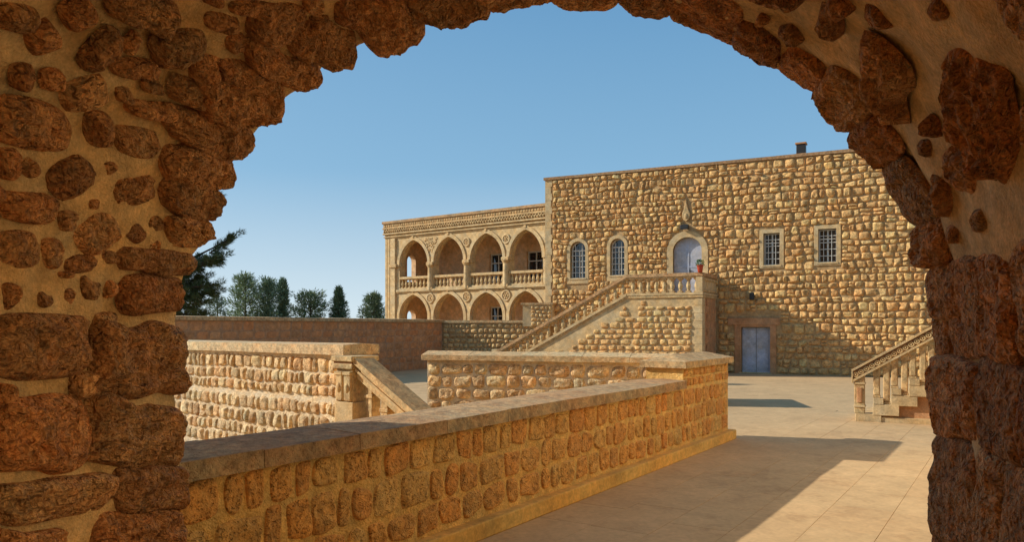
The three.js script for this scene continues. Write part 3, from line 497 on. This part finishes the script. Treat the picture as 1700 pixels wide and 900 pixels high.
  const dr = new THREE.Shape(); dr.moveTo(6.82, 7.6); dr.quadraticCurveTo(6.86, 7.25, 6.98, 7.0); dr.quadraticCurveTo(7.04, 6.72, 6.82, 6.62); dr.quadraticCurveTo(6.6, 6.72, 6.66, 7.0); dr.quadraticCurveTo(6.78, 7.25, 6.82, 7.6);
  const orn = part(w, 'carved_drop', prism(dr, 0, 0.11, 0.02), M.carved); part(orn, 'boss', triUV(new THREE.SphereGeometry(0.09, 12, 8).scale(1, 1.4, 0.5).translate(6.82, 6.85, 0.11)), M.carved);
  // bossed stones: rubble over the arched windows, squarer courses beyond the door
  const inHole = (u, v, m) => open.some(o => { const b = o[0] === 'door' ? 0.27 : o[0] === 'low' ? 0.25 : 0.16, top = o[0] === 'rect' ? o[4] + b : o[0] === 'low' ? 2.36 : o[4] + o[5] + b, bot = o[3] - (o[0] === 'arch' ? 0.26 : o[0] === 'rect' ? 0.13 : 0); if (u < o[1] - b - m || u > o[2] + b + m || v < bot - m || v > top + m) return false; if ((o[0] === 'arch' || o[0] === 'door') && v > o[4]) { const c = (o[1] + o[2]) / 2, x = (u - c) / ((o[2] - o[1]) / 2 + b + m), y = (v - o[4]) / (o[5] + b + m); return x * x + y * y < 1; } return true; });
  const free = (u, v) => !inHole(u, v, 0.01) && !(Math.abs(u - 6.82) < 0.2 && v > 6.55 && v < 7.6) && !(u < 0.38) && !(u > 8.6 && u < 10.77 && v > 2.04 && v < 2.38);
  const base = [0.68, 0.395, 0.15];
  const list = [
    ...courses({ u0: 0.38, u1: 8.2, v0: 2.2, v1: H - 0.01, ch: 0.262, wmin: 0.17, wmax: 0.42, joint: 0.02, jit: 0.6, wave: 0.09, split: 0.13, seed: 81, free: (u, v) => free(u, v) && !(v < 3.36 && u > 5.2) }),
    ...courses({ u0: 8.2, u1: 18.9, v0: 0.02, v1: H - 0.01, ch: 0.285, wmin: 0.2, wmax: 0.5, joint: 0.018, jit: 0.42, wave: 0.06, split: 0.06, seed: 82, free }),
  ];
  const shown = q => { const u = q[0][0], v = q[0][1], X = 1.6 + FD[0] * u, Z = 37.6 + FD[1] * u, x = 850 + 1300 * X / Z; return (x > 1540 ? 0.01 : 1) * (v < 0.4 ? 0.5 : 1) * area(q) / (Z * Z); };
  layStones(w, list, M.rubble, base, { H: 0.08, Hvar: 0.7, n: 7, facet: 0.4, crag: 0.4, rough: 0.5, round: 0.36, roundVar: 0.26, p: 6.5, sink: 0.03, seed: 16, rank: shown, amt: 0.2, hue: 0.06 });
}
{ // lamps on the wall
  const l = thing('wall_lamp', 'small black floodlight above the arched upper door', 'lamp', 1.6, 37.6, ...FD);
  part(l, 'bracket', bx(6.74, 6.84, 6.36, 6.5, 0.0, 0.14, 0.01), M.black); part(l, 'housing', bx(6.6, 6.97, 6.26, 6.46, 0.1, 0.3, 0.03), M.black); part(l, 'lens', bx(6.64, 6.93, 6.245, 6.27, 0.13, 0.28, 0.005), M.glass);
  const k = thing('wall_lamp', 'small black box light on the wall above the lower door', 'lamp', 1.6, 37.6, ...FD);
  part(k, 'bracket', bx(9.6, 9.68, 3.2, 3.32, 0.0, 0.12, 0.01), M.black); part(k, 'housing', bx(9.55, 9.74, 3.12, 3.42, 0.08, 0.24, 0.03), M.black);
}

// ------------------------------------------------------------ grand staircase up to the landing
{
  const w = thing('stone_staircase', 'grand stone staircase with balustrade climbing to the landing before the arched door', 'staircase', 1.6 - 0.4542 * 2.6, 37.6 - 0.8909 * 2.6, ...FD);
  const D = 2.55, k = 0.53, uL = 4.95, uF = -1.25, uR = 8.12, fl = 3.38, strT = u => u > uL ? fl : fl - (uL - u) * k;
  part(w, 'stair_wall', prism(poly([[uF, 0], [uR, 0], [uR, fl - 0.1], [uL, fl - 0.1], [uF, Math.max(0.02, strT(uF) - 0.1)]]), -D, 0), M.ashlar);
  part(w, 'landing_floor', bx(uL, uR + 0.06, fl - 0.1, fl, -D, 0.08, 0.01), M.ashlar);
  part(w, 'landing_moulding', bx(uL - 0.02, uR + 0.05, fl - 0.2, fl - 0.105, -D, 0.06, 0.01), M.carved);
  const band = (y0, y1, z0, z1, m, name) => part(w, name, prism(poly([[uF, strT(uF) + y0], [uL + 0.001, fl + y0], [uL + 0.001, fl + y1], [uF, strT(uF) + y1]]), z0, z1), m);
  band(-0.12, 0.0, -0.34, 0.09, M.ashlar, 'string_course'); band(-0.2, -0.125, -0.3, 0.05, M.carved, 'string_moulding');
  band(0.66, 0.80, -0.32, 0.06, M.railTop, 'handrail'); band(0.60, 0.655, -0.28, 0.02, M.carved, 'rail_moulding');
  part(w, 'handrail', bx(uL + 0.003, uR + 0.06, fl + 0.66, fl + 0.8, -0.32, 0.06, 0.01), M.railTop);
  part(w, 'rail_moulding', bx(uL + 0.003, uR + 0.02, fl + 0.60, fl + 0.655, -0.28, 0.02), M.carved);
  const bg = balusterGeo(0.6, 0.2);
  for (let i = 0; i < 9; i++) part(w, 'baluster', bg, M.carved).position.set(uL + 0.25 + i * 0.335, fl, -0.12);
  for (let i = 0; i < 17; i++) { const u = uL - 0.2 - i * 0.345, b = part(w, 'baluster', bg, M.carved); b.position.set(u, strT(u), -0.12); b.scale.y = 1.04; }
  part(w, 'newel', bx(uR - 0.24, uR + 0.03, fl, fl + 0.66, -0.29, 0.03, 0.015), M.ashlar);
  part(w, 'foot_newel', bx(uF - 0.25, uF + 0.05, 0, 0.95, -0.32, 0.05, 0.02), M.ashlar);
  // solid parapet on the far end of the landing
  part(w, 'end_parapet', bx(uR - 0.22, uR, fl, fl + 0.64, -D, -0.295), M.ashlar);
  part(w, 'handrail', bx(uR - 0.26, uR + 0.06, fl + 0.655, fl + 0.8, -D, -0.325, 0.01), M.railTop);
  part(w, 'end_moulding', bx(uR - 0.02, uR + 0.045, fl + 0.5, fl + 0.58, -D, -0.02, 0.01), M.carved);
  part(w, 'end_moulding', bx(uR - 0.02, uR + 0.045, fl + 0.03, fl + 0.12, -D, -0.02, 0.01), M.carved);
  for (let i = 0; i < 18; i++) { const u = uL - i * 0.344, t = fl - (i + 1) * 0.182; if (t > 0.05) part(w, 'step', bx(u - 0.344, u - 0.002, t - 0.2, t, -D, -0.345, 0.01), M.ashlar); }
  // rough stones let into the smooth side of the stair
  const free = (u, v) => u < 7.72 && v < strT(u) - 0.32 - Math.max(0, (6.1 - u)) * 0.07 - 0.2 * noise(u * 2.3, 1, 1) - (u < 5.4 ? 0.22 + 0.22 * noise(u * 3.1, v * 1.3, 6) : 0);
  layStones(w, courses({ u0: 1.3, u1: 7.72, v0: 0.05, v1: 3.1, ch: 0.235, wmin: 0.24, wmax: 0.5, joint: 0.025, jit: 0.3, wave: 0.03, seed: 91, free }), M.rubble, [0.66, 0.39, 0.15], { H: 0.07, n: 6, facet: 0.3, crag: 0.2, rough: 0.4, round: 0.35, p: 5, sink: 0.03, seed: 17 });
  for (let i = 0; i < 10; i++) part(w, 'quoin', bx(uR - (i % 2 ? 0.28 : 0.38), uR + 0.02, 0.02 + i * 0.315, 0.325 + i * 0.315, -0.42, 0.02, 0.008), M.ashlar);
  for (let i = 0; i < 10; i++) for (let j = 0; j < 5; j++) { const z1 = -0.43 - j * 0.43 - (i % 2 ? 0 : 0.0), sh = i % 2 ? 0.2 : 0; part(w, 'ashlar_block', bx(uR - 0.1, uR + 0.012 + 0.004 * ((i * 7 + j * 3) % 3), 0.025 + i * 0.315, 0.328 + i * 0.315, Math.max(-D + 0.01, z1 - 0.42 + sh * (j ? 1 : 0)), z1 + (j ? sh : 0), 0.005), M.ashlarRed); }
}
{
  const t = thing('flower_pot', 'red flower pot with a green plant on the landing rail', 'flower pot', 1.6 - 0.4542 * 2.6 + FD[0] * 8.02, 37.6 - 0.8909 * 2.6 + FD[1] * 8.02);
  const y = 4.18; part(t, 'pot', triUV(new THREE.LatheGeometry([[0, 0], [0.09, 0], [0.125, 0.25], [0.14, 0.25], [0.14, 0.3], [0.11, 0.3], [0.1, 0.22], [0, 0.22]].map(p => new THREE.Vector2(...p)), 18).translate(0, y, 0.1)), M.redPot);
  part(t, 'plant', leafBall(0.17, 260, 0.05, [0.06, 0.16, 0.03], 5, 0, y + 0.36, 0.1), M.leaf);
}
function leafBall(R, n, s, col, seed, x, y, z) {
  const r = rng(seed), P = [], C = [];
  for (let i = 0; i < n; i++) {
    const d = new THREE.Vector3(r() - 0.5, r() - 0.4, r() - 0.5).normalize().multiplyScalar(R * Math.cbrt(0.2 + 0.8 * r())), e = () => new THREE.Vector3(r() - 0.5, r() - 0.5, r() - 0.5).normalize().multiplyScalar(s), k = 0.7 + r() * 0.6;
    const a = d.clone(), b = d.clone().add(e()), c = d.clone().add(e()); for (const q of [a, b, c]) { P.push(q.x + x, q.y + y, q.z + z); C.push(col[0] * k, col[1] * k, col[2] * k); }
  }
  const g = new THREE.BufferGeometry(); g.setAttribute('position', new THREE.Float32BufferAttribute(P, 3)); g.setAttribute('color', new THREE.Float32BufferAttribute(C, 3)); g.computeVertexNormals(); return g;
}

// ------------------------------------------------------------ arcaded gallery wing
{
  const w = thing('gallery_wing', 'two-storey arcaded gallery with pointed arches and carved cornice beside the building', 'building', 1.6, 38.0, 0.7944, -0.6075);
  const U0 = -11.07, top = 7.95, bays = [[-9.97, -7.74], [-7.36, -5.16], [-4.77, -2.55], [-2.19, -0.12]];
  const wall = poly([[U0, 0], [0.3, 0], [0.3, 6.95], [U0, 6.95]]);
  for (const [a, b] of bays) { wall.holes.push(pointedPath(new THREE.Path(), a, b, 4.05, 5.45, 6.83)); wall.holes.push(pointedPath(new THREE.Path(), a + 0.02, b - 0.02, 0.05, 2.55, 3.8)); }
  part(w, 'arcade_wall', prism(wall, -0.45, 0), M.ashlar);
  for (const [a, b] of bays) for (const [y0, ys, yt] of [[5.35, 5.45, 6.83], [2.0, 2.55, 3.8]]) {
    const s = bandShape(pointedPath, [a - 0.15, b + 0.15, y0, ys, yt + 0.17], [a + 0.03, b - 0.03, y0, ys, yt - 0.04]);
    const m = part(w, 'arch_moulding', prism(s, -0.1, 0.06), M.ashlar); part(m, 'keystone', bx((a + b) / 2 - 0.07, (a + b) / 2 + 0.07, yt + 0.05, yt + 0.26, 0, 0.1, 0.02), M.carved);
    const s2 = bandShape(pointedPath, [a - 0.05, b + 0.05, y0, ys, yt + 0.05], [a + 0.08, b - 0.08, y0, ys, yt - 0.1]);
    part(m, 'inner_moulding', prism(s2, -0.3, -0.102), M.carved);
  }
  // piers and capitals between the upper bays
  [-7.55, -4.965, -2.37].forEach(x => { const c = part(w, 'column', triUV(new THREE.CylinderGeometry(0.15, 0.17, 1.42, 14).translate(x, 4.7, 0.03)), M.ashlar); part(c, 'capital', bx(x - 0.24, x + 0.24, 5.32, 5.5, -0.3, 0.16, 0.03), M.carved); part(c, 'necking', triUV(new THREE.CylinderGeometry(0.24, 0.16, 0.14, 14).translate(x, 5.26, 0.03)), M.carved); part(c, 'base', bx(x - 0.2, x + 0.2, 3.99, 4.12, -0.3, 0.16, 0.02), M.carved); });
  // corner pilaster
  for (const [a, b, z] of [[U0 - 0.02, U0 + 0.16, 0.05], [U0 + 0.22, U0 + 0.40, 0.09], [U0 + 0.46, U0 + 0.86, 0.12]]) part(w, 'pilaster', bx(a, b, 0, 6.96, -0.4, z, 0.03), M.ashlar);
  part(w, 'pilaster_capital', bx(U0 + 0.42, U0 + 1.0, 5.3, 5.5, -0.3, 0.19, 0.03), M.carved);
  for (let i = 0; i < 12; i++) part(w, 'pilaster_joint', bx(U0 + 0.44, U0 + 0.88, 0.5 + i * 0.54, 0.52 + i * 0.54, -0.3, 0.128), M.carved);
  // balustrades of the upper floor
  const bg = balusterGeo(0.52, 0.17, 8);
  for (const [a, b] of bays) {
    part(w, 'balustrade_rail', bx(a + 0.003, b - 0.003, 4.64, 4.77, -0.3, 0.03, 0.012), M.ashlar); part(w, 'balustrade_foot', bx(a + 0.003, b - 0.003, 4.055, 4.13, -0.3, 0.02, 0.01), M.ashlar);
    for (let i = 0; i < 8; i++) part(w, 'baluster', bg, M.carved).position.set(a + (b - a) * (i + 0.5) / 8, 4.125, -0.12);
  }
  part(w, 'floor_band', bx(U0 + 0.95, 0.2, 3.92, 4.045, 0.003, 0.14, 0.02), M.ashlar); part(w, 'floor_band', bx(U0 + 0.95, 0.2, 3.86, 3.915, 0.003, 0.08, 0.01), M.carved);
  // cornice: stepped bands, carved band, upper slab
  [[6.95, 7.03, 0.05, 'ashlar'], [7.035, 7.1, 0.13, 'ashlar'], [7.105, 7.19, 0.06, 'carved'], [7.195, 7.28, 0.18, 'ashlar'], [7.285, 7.5, 0.12, 'carvedDark'], [7.505, 7.58, 0.2, 'carved'], [7.585, 7.80, 0.14, 'carved'], [7.805, 7.95, 0.22, 'roofEdge']].forEach(([a, b, z, m], i) => part(w, 'cornice_band', bx(U0 - z * 0.5, 0.25, a, b, -0.5, z, 0.012), M[m]));
  { const r = rng(9), gs = []; for (let x = U0 + 0.02; x < 0.2; x += 0.17) { const s = new THREE.SphereGeometry(0.075, 7, 5).scale(1, 1.1, 0.9).translate(x, 7.38 + (r() - 0.5) * 0.03, 0.13); gs.push(triUV(s)); gs.push(bx(x + 0.05, x + 0.11, 7.41, 7.5, 0.1, 0.19)); gs.push(triUV(new THREE.SphereGeometry(0.07, 6, 4).scale(1.3, 0.9, 0.6).translate(x + 0.05, 7.69, 0.14))); } gs.forEach(g => g.computeVertexNormals()); const c = part(w, 'carved_ornament', join(gs), M.carved); c.userData.kind = 'stuff'; }
  // spandrel carving and roundels
  const roundel = (x, y, R) => { const o = part(w, 'roundel', triUV(new THREE.TorusGeometry(R, 0.055, 8, 24).translate(x, y, 0.02)), M.ashlar); part(o, 'disc', triUV(new THREE.CylinderGeometry(R, R, 0.05, 20).rotateX(Math.PI / 2).translate(x, y, 0)), M.ashlarRed); const gs = []; for (let i = 0; i < 6; i++) gs.push(triUV(new THREE.SphereGeometry(R * 0.28, 8, 6).scale(1, 1, 0.5).translate(x + R * 0.5 * Math.cos(i * 1.047), y + R * 0.5 * Math.sin(i * 1.047), 0.03))); gs.push(triUV(new THREE.SphereGeometry(R * 0.25, 8, 6).translate(x, y, 0.03))); part(o, 'rosette', join(gs), M.carved); };
  roundel(-7.57, 3.53, 0.24); roundel(-4.98, 3.55, 0.24); roundel(-2.36, 3.55, 0.25); roundel(-4.98, 6.42, 0.2); roundel(-2.36, 6.40, 0.21);
  { const r = rng(19), gs = []; for (let i = 0; i < 90; i++) { const x = -7.55 + (r() - 0.5) * 0.9, y = 6.05 + r() * 0.75; if (Math.abs(x + 7.55) > 0.1 + (y - 6.05) * 0.75) continue; gs.push(triUV(new THREE.SphereGeometry(0.05 + r() * 0.03, 6, 5).scale(1, 1, 0.6).translate(x, y, 0))); } part(w, 'spandrel_carving', join(gs), M.carved).userData.kind = 'stuff'; }
  // inside the gallery: floors, back wall, windows, side openings
  const depth = 3.0, back = poly([[U0, 0], [0.3, 0], [0.3, 7.2], [U0, 7.2]]);
  const wins = [[-5.9, -4.8, 4.5, 6.05], [-3.3, -2.2, 4.5, 6.05], [-0.75, 0.2, 4.5, 6.05], [-5.9, -4.9, 1.4, 3.1]];
  wins.forEach(q => back.holes.push(rectPath(new THREE.Path(), ...q)));
  part(w, 'back_wall', prism(back, -depth - 0.4, -depth), M.ashlarPink);
  part(w, 'upper_floor', bx(U0 + 0.3, 0.3, 3.75, 4.0, -depth, -0.452), M.ashlar); part(w, 'ceiling', bx(U0 + 0.2, 0.3, 7.0, 7.2, -depth, -0.452), M.ashlarPink);
  part(w, 'roof', bx(U0 - 0.1, 0.3, 7.6, 7.94, -9, -0.503), M.roofEdge); part(w, 'rear_rooms', bx(U0, 0.3, 0, 7.6, -9, -depth - 0.75), M.ashlar);
  const side = poly([[0, 0], [depth - 0.46, 0], [depth - 0.46, 7.0], [0, 7.0]]); side.holes.push(archPath(new THREE.Path(), 0.9, 1.6, 4.6, 5.8, 0.35)); side.holes.push(archPath(new THREE.Path(), 0.9, 1.6, 1.2, 2.6, 0.35));
  const sg = prism(side, 0, 0.35); sg.rotateY(Math.PI / 2); sg.translate(U0 + 0.002, 0, -0.455); part(w, 'side_wall', triUV(sg), M.ashlarPink);
  for (const [a, b, c, d] of wins) {
    const s = rectPath(new THREE.Shape(), a, b, c, d); s.holes.push(rectPath(new THREE.Path(), a + 0.07, b - 0.07, c + 0.07, d - 0.07));
    const f = part(w, 'window', prism(s, -depth - 0.2, -depth - 0.12), M.white); part(f, 'pane', bx(a, b, c, d, -depth - 0.24, -depth - 0.21), M.glass);
    part(f, 'mullion', bx((a + b) / 2 - 0.03, (a + b) / 2 + 0.03, c + 0.07, d - 0.07, -depth - 0.195, -depth - 0.125), M.white); part(f, 'transom', bx(a + 0.07, b - 0.07, d - 0.55, d - 0.49, -depth - 0.19, -depth - 0.12), M.white);
  }
}

// ------------------------------------------------------------ stair at the side of the courtyard
{
  const w = thing('stone_staircase', 'small stone stair with carved sloping rail and square balusters by the dark gateway jamb', 'staircase', 7.2, 16.5, ...FD);
  const k = 0.62, run = 0.335, n = 8, rise = run * k;
  for (let i = 0; i < n; i++) { const x = 0.02 + i * run, y = i * rise, o = part(w, 'step', bx(x, x + run + 0.16, Math.max(0, y - 0.06), y + 0.17, -1.6, 0.012 * (i % 2), 0.012), M.ashlar); if (i) part(o, 'step_block', bx(x + 0.01, x + 0.2, y + 0.172, y + 0.30, -0.22, 0.02, 0.008), M.ashlar); }
  part(w, 'under_wall', prism(poly([[0.3, 0.116], [2.9, 0.116], [2.9, 1.72], [0.33, 0.13]]), -1.5, -0.09), M.ashlarRed);
  part(w, 'base_plinth', bx(0.5, 3.0, 0, 0.115, -1.5, -0.03, 0.01), M.ashlar);
  part(w, 'newel', bx(0.0, 0.2, 0.172, 0.99, -0.21, 0.0, 0.012), M.carved); part(w, 'newel_panel', bx(0.05, 0.15, 0.4, 0.72, -0.1, 0.02, 0.015), M.ashlarRed);
  part(w, 'newel_band', bx(-0.015, 0.215, 0.78, 0.82, -0.23, 0.02, 0.008), M.ashlar); part(w, 'newel_band', bx(-0.015, 0.215, 0.3, 0.34, -0.23, 0.02, 0.008), M.ashlar);
  for (let i = 1; i < n; i++) for (const dx of [0.09, 0.275]) {
    const x = 0.02 + i * run + dx - 0.02, y0 = i * rise + (dx < 0.1 ? 0.302 : 0.172), y1 = 0.82 + (x) * k;
    const b = part(w, 'baluster', bx(x - 0.062, x + 0.062, y0 + 0.05, y1 - 0.06, -0.17, -0.03, 0.025), M.carved); part(b, 'block', bx(x - 0.07, x + 0.07, y1 - 0.1, y1 + 0.07, -0.18, -0.02, 0.006), M.carved); part(b, 'foot', bx(x - 0.07, x + 0.07, y0 + 0.001, y0 + 0.05, -0.18, -0.02, 0.006), M.carved);
  }
  const L = 2.75, sl = (y0, y1, z0, z1, m, name) => part(w, name, prism(poly([[-0.03, y0], [L, y0 + k * L], [L, y1 + k * L], [-0.03, y1]]), z0, z1), m);
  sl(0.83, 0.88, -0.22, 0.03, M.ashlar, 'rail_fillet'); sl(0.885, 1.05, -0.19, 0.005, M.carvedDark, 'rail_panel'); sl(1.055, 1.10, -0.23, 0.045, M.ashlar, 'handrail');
  part(w, 'rail_end', bx(-0.05, -0.025, 0.81, 1.09, -0.22, 0.035, 0.004), M.ashlar);
  { const gs = []; for (let i = 0; i < 26; i++) { const x = 0.03 + i * 0.104, y = 0.965 + k * x; gs.push(triUV(new THREE.TorusGeometry(0.045, 0.016, 6, 12).translate(x, y, 0.008))); gs.push(triUV(new THREE.SphereGeometry(0.022, 6, 5).translate(x, y, 0.008))); gs.push(triUV(new THREE.SphereGeometry(0.02, 5, 4).scale(1, 1.6, 0.7).translate(x + 0.052, y + 0.032 + (i % 2 ? 0.03 : -0.03), 0.006))); } part(w, 'scroll_carving', join(gs), M.carved).userData.kind = 'stuff'; }
}

// ------------------------------------------------------------ trees beyond the boundary wall
function limb(a, b, r0, r1, seg = 7) { const c = new THREE.CatmullRomCurve3([a, a.clone().lerp(b, 0.5).add(new THREE.Vector3(0, a.distanceTo(b) * 0.05, 0)), b]); const g = new THREE.TubeGeometry(c, 6, 1, seg); const p = g.attributes.position, q = new THREE.Vector3();
  for (let i = 0; i < p.count; i++) { const t = Math.floor(i / (seg + 1)) / 6, m = c.getPointAt(t); q.fromBufferAttribute(p, i).sub(m).multiplyScalar(r0 + (r1 - r0) * t).add(m); p.setXYZ(i, q.x, q.y, q.z); } g.computeVertexNormals(); return g.toNonIndexed(); }
function needles(out, c, dir, R, n, len, wid, col, r) {            // a tuft: thin blades round a twig
  for (let i = 0; i < n; i++) {
    const o = new THREE.Vector3(r() - 0.5, r() - 0.5, r() - 0.5).normalize().multiplyScalar(R * Math.cbrt(r())), d = o.clone().normalize().multiplyScalar(0.8).add(dir).add(new THREE.Vector3(r() - 0.5, r() - 0.3, r() - 0.5)).normalize(), s = d.clone().cross(new THREE.Vector3(r() - 0.5, r() - 0.5, r() - 0.5)).normalize().multiplyScalar(wid), p = c.clone().add(o), k = 0.65 + 0.7 * r(), e = p.clone().addScaledVector(d, len * (0.6 + 0.6 * r()));
    out.P.push(p.x - s.x, p.y - s.y, p.z - s.z, p.x + s.x, p.y + s.y, p.z + s.z, e.x, e.y, e.z); for (let q = 0; q < 3; q++) out.C.push(col[0] * k, col[1] * k, col[2] * k);
  }
}
const leafGeo = o => { const g = new THREE.BufferGeometry(); g.setAttribute('position', new THREE.Float32BufferAttribute(o.P, 3)); g.setAttribute('color', new THREE.Float32BufferAttribute(o.C, 3)); g.computeVertexNormals(); return g; };
{ // the near pine: trunk behind the gateway jamb, boughs reaching into view
  const X = -15, Z = 30, t = thing('pine_tree', 'large dark pine with boughs reaching past the gateway jamb', 'tree', X, Z), r = rng(501), V = (x, y, z) => new THREE.Vector3(x - X, y, z);
  part(t, 'trunk', limb(V(X, 0, 0), V(X + 0.4, 10.5, 0), 0.3, 0.1, 9), M.bark);
  const o = { P: [], C: [] }, col = [0.05, 0.085, 0.03], br = [];
  const boughs = [[[X, 2.6, 0], [-10.7, 5.35, 0.1], 1], [[X + 0.1, 2.6, 0], [-11.2, 3.6, 0.5], 1], [[X + 0.3, 4.2, 0], [-12.0, 6.9, -0.3], 1], [[X, 3.4, 0], [-11.9, 4.4, -0.5], 1], [[X, 2.2, 0], [-11.6, 2.9, 0.4], 1], [[X, 3.0, 0], [-10.9, 4.6, 0.6], 1.3], [[X, 2.4, 0], [-11.3, 3.3, 0.2], 1.2], [[X, 2.8, 0], [-11.9, 3.9, -0.3], 1], [[X, 2.3, 0], [-11.9, 2.4, -0.4], 1], [[X + 0.2, 5.0, 0], [-11.35, 6.85, 0.2], 0.8], [[X + 0.2, 5.5, 0], [-12.2, 7.0, 0.3], 0.6], [[X, 5, 0], [-18, 7, 0.5], 1], [[X, 7, 0], [-12.9, 8.6, 0.4], 1], [[X, 8, 0], [-17, 9.5, -1], 1], [[X, 4, 0], [-17.5, 5, 1.2], 1], [[X + 0.3, 9.5, 0], [-14.4, 11.4, 0], 1]];
  for (const [a, b, dense] of boughs) {
    const A = V(...a), Bq = V(...b); br.push(limb(A, Bq, 0.09, 0.02, 6));
    const n = Math.round(26 * dense);
    for (let i = 0; i < n; i++) { const f = 0.30 + 0.70 * (i + r() * 0.6) / n, base = A.clone().lerp(Bq, f), ln = 0.85 * (1.12 - f * 0.7), tip = base.clone().add(new THREE.Vector3((r() - 0.2) * ln, (r() - 0.38) * ln * 1.1, (r() - 0.5) * ln * 1.6)); br.push(limb(base, tip, 0.025, 0.008, 4));
      for (let m = 0; m < 5; m++) needles(o, base.clone().lerp(tip, 0.25 + 0.75 * m / 4), tip.clone().sub(base).normalize(), 0.11, 34, 0.17, 0.011, col, r); }
    for (let m = 0; m < 4; m++) needles(o, A.clone().lerp(Bq, 1 + m * 0.03), Bq.clone().sub(A).normalize(), 0.10, 34, 0.17, 0.011, col, r);
  }
  part(t, 'boughs', join(br), M.bark); part(t, 'needles', leafGeo(o), M.leaf);
}
function conifer(label, X, Z, h, w, shape, col, seed, dens = 1) {
  const t = thing('conifer_tree', label, 'tree', X, Z, 1, 0, 'trees behind the boundary wall'), r = rng(seed), o = { P: [], C: [] }, br = [];
  part(t, 'trunk', limb(new THREE.Vector3(0, 0, 0), new THREE.Vector3(0, h * 0.93, 0), 0.16, 0.04, 7), M.bark);
  const n = Math.round(80 * dens);
  for (let i = 0; i < n; i++) {
    const f = 0.16 + 0.84 * (i / n), rad = w / 2 * (shape === 'spire' ? Math.pow(1 - f, 0.75) * 1.15 : Math.sqrt(Math.max(0.03, 1 - Math.pow((f - 0.55) / 0.47, 2)))) * (0.4 + 0.55 * r() + 0.5 * Math.max(0, noise(i * 0.13, seed, 2.2))), a = i * 2.4 + r() * 0.8;
    const b = new THREE.Vector3(0, h * f * 0.96, 0), tip = new THREE.Vector3(Math.cos(a) * rad, h * f + rad * (shape === 'spire' ? 0.05 : 0.35) + (r() - 0.5) * 0.3, Math.sin(a) * rad); if (rad > 0.3) br.push(limb(b, tip, 0.035, 0.01, 4));
    for (let m = 0; m < 3; m++) needles(o, b.clone().lerp(tip, 0.45 + 0.28 * m), tip.clone().sub(b).normalize(), 0.30, 26, 0.26, 0.04, col, r);
  }
  part(t, 'boughs', join(br), M.bark); part(t, 'crown', leafGeo(o), M.leaf);
}
const cone = [
  ['pale rounded conifer, first of the row beyond the wall, tallest of the row', 408, 459, 44, 'round', [0.24, 0.30, 0.15]],
  ['broad grey-green conifer beside the tall pale one in the row', 446, 466, 42, 'round', [0.20, 0.27, 0.15]],
  ['pointed grey-green conifer grown together with its broad neighbour', 470, 466, 30, 'spire', [0.18, 0.25, 0.14]],
  ['low wide dark green tree in the gap of the row', 516, 489, 62, 'round', [0.17, 0.22, 0.10]],
  ['slim pointed dark conifer standing before open sky', 563, 479, 42, 'spire', [0.12, 0.17, 0.085]],
  ['bushy conifer close to the corner of the arcaded gallery', 621, 491, 42, 'round', [0.21, 0.25, 0.12]],
  ['pale thin-crowned tree half hidden behind the pine boughs', 362, 494, 40, 'round', [0.2, 0.24, 0.14], 0.35],
];
cone.forEach(([label, x, y, wpx, sh, col, dens], i) => { const Z = 66 + (i * 37 % 9); conifer(label, (x - 850) / 1300 * Z, Z, 2 + (542 - y) * Z / 1300, wpx * Z / 1300 * 1.05, sh, col, 700 + i, dens ?? 1); });

renderer.render(scene, camera);
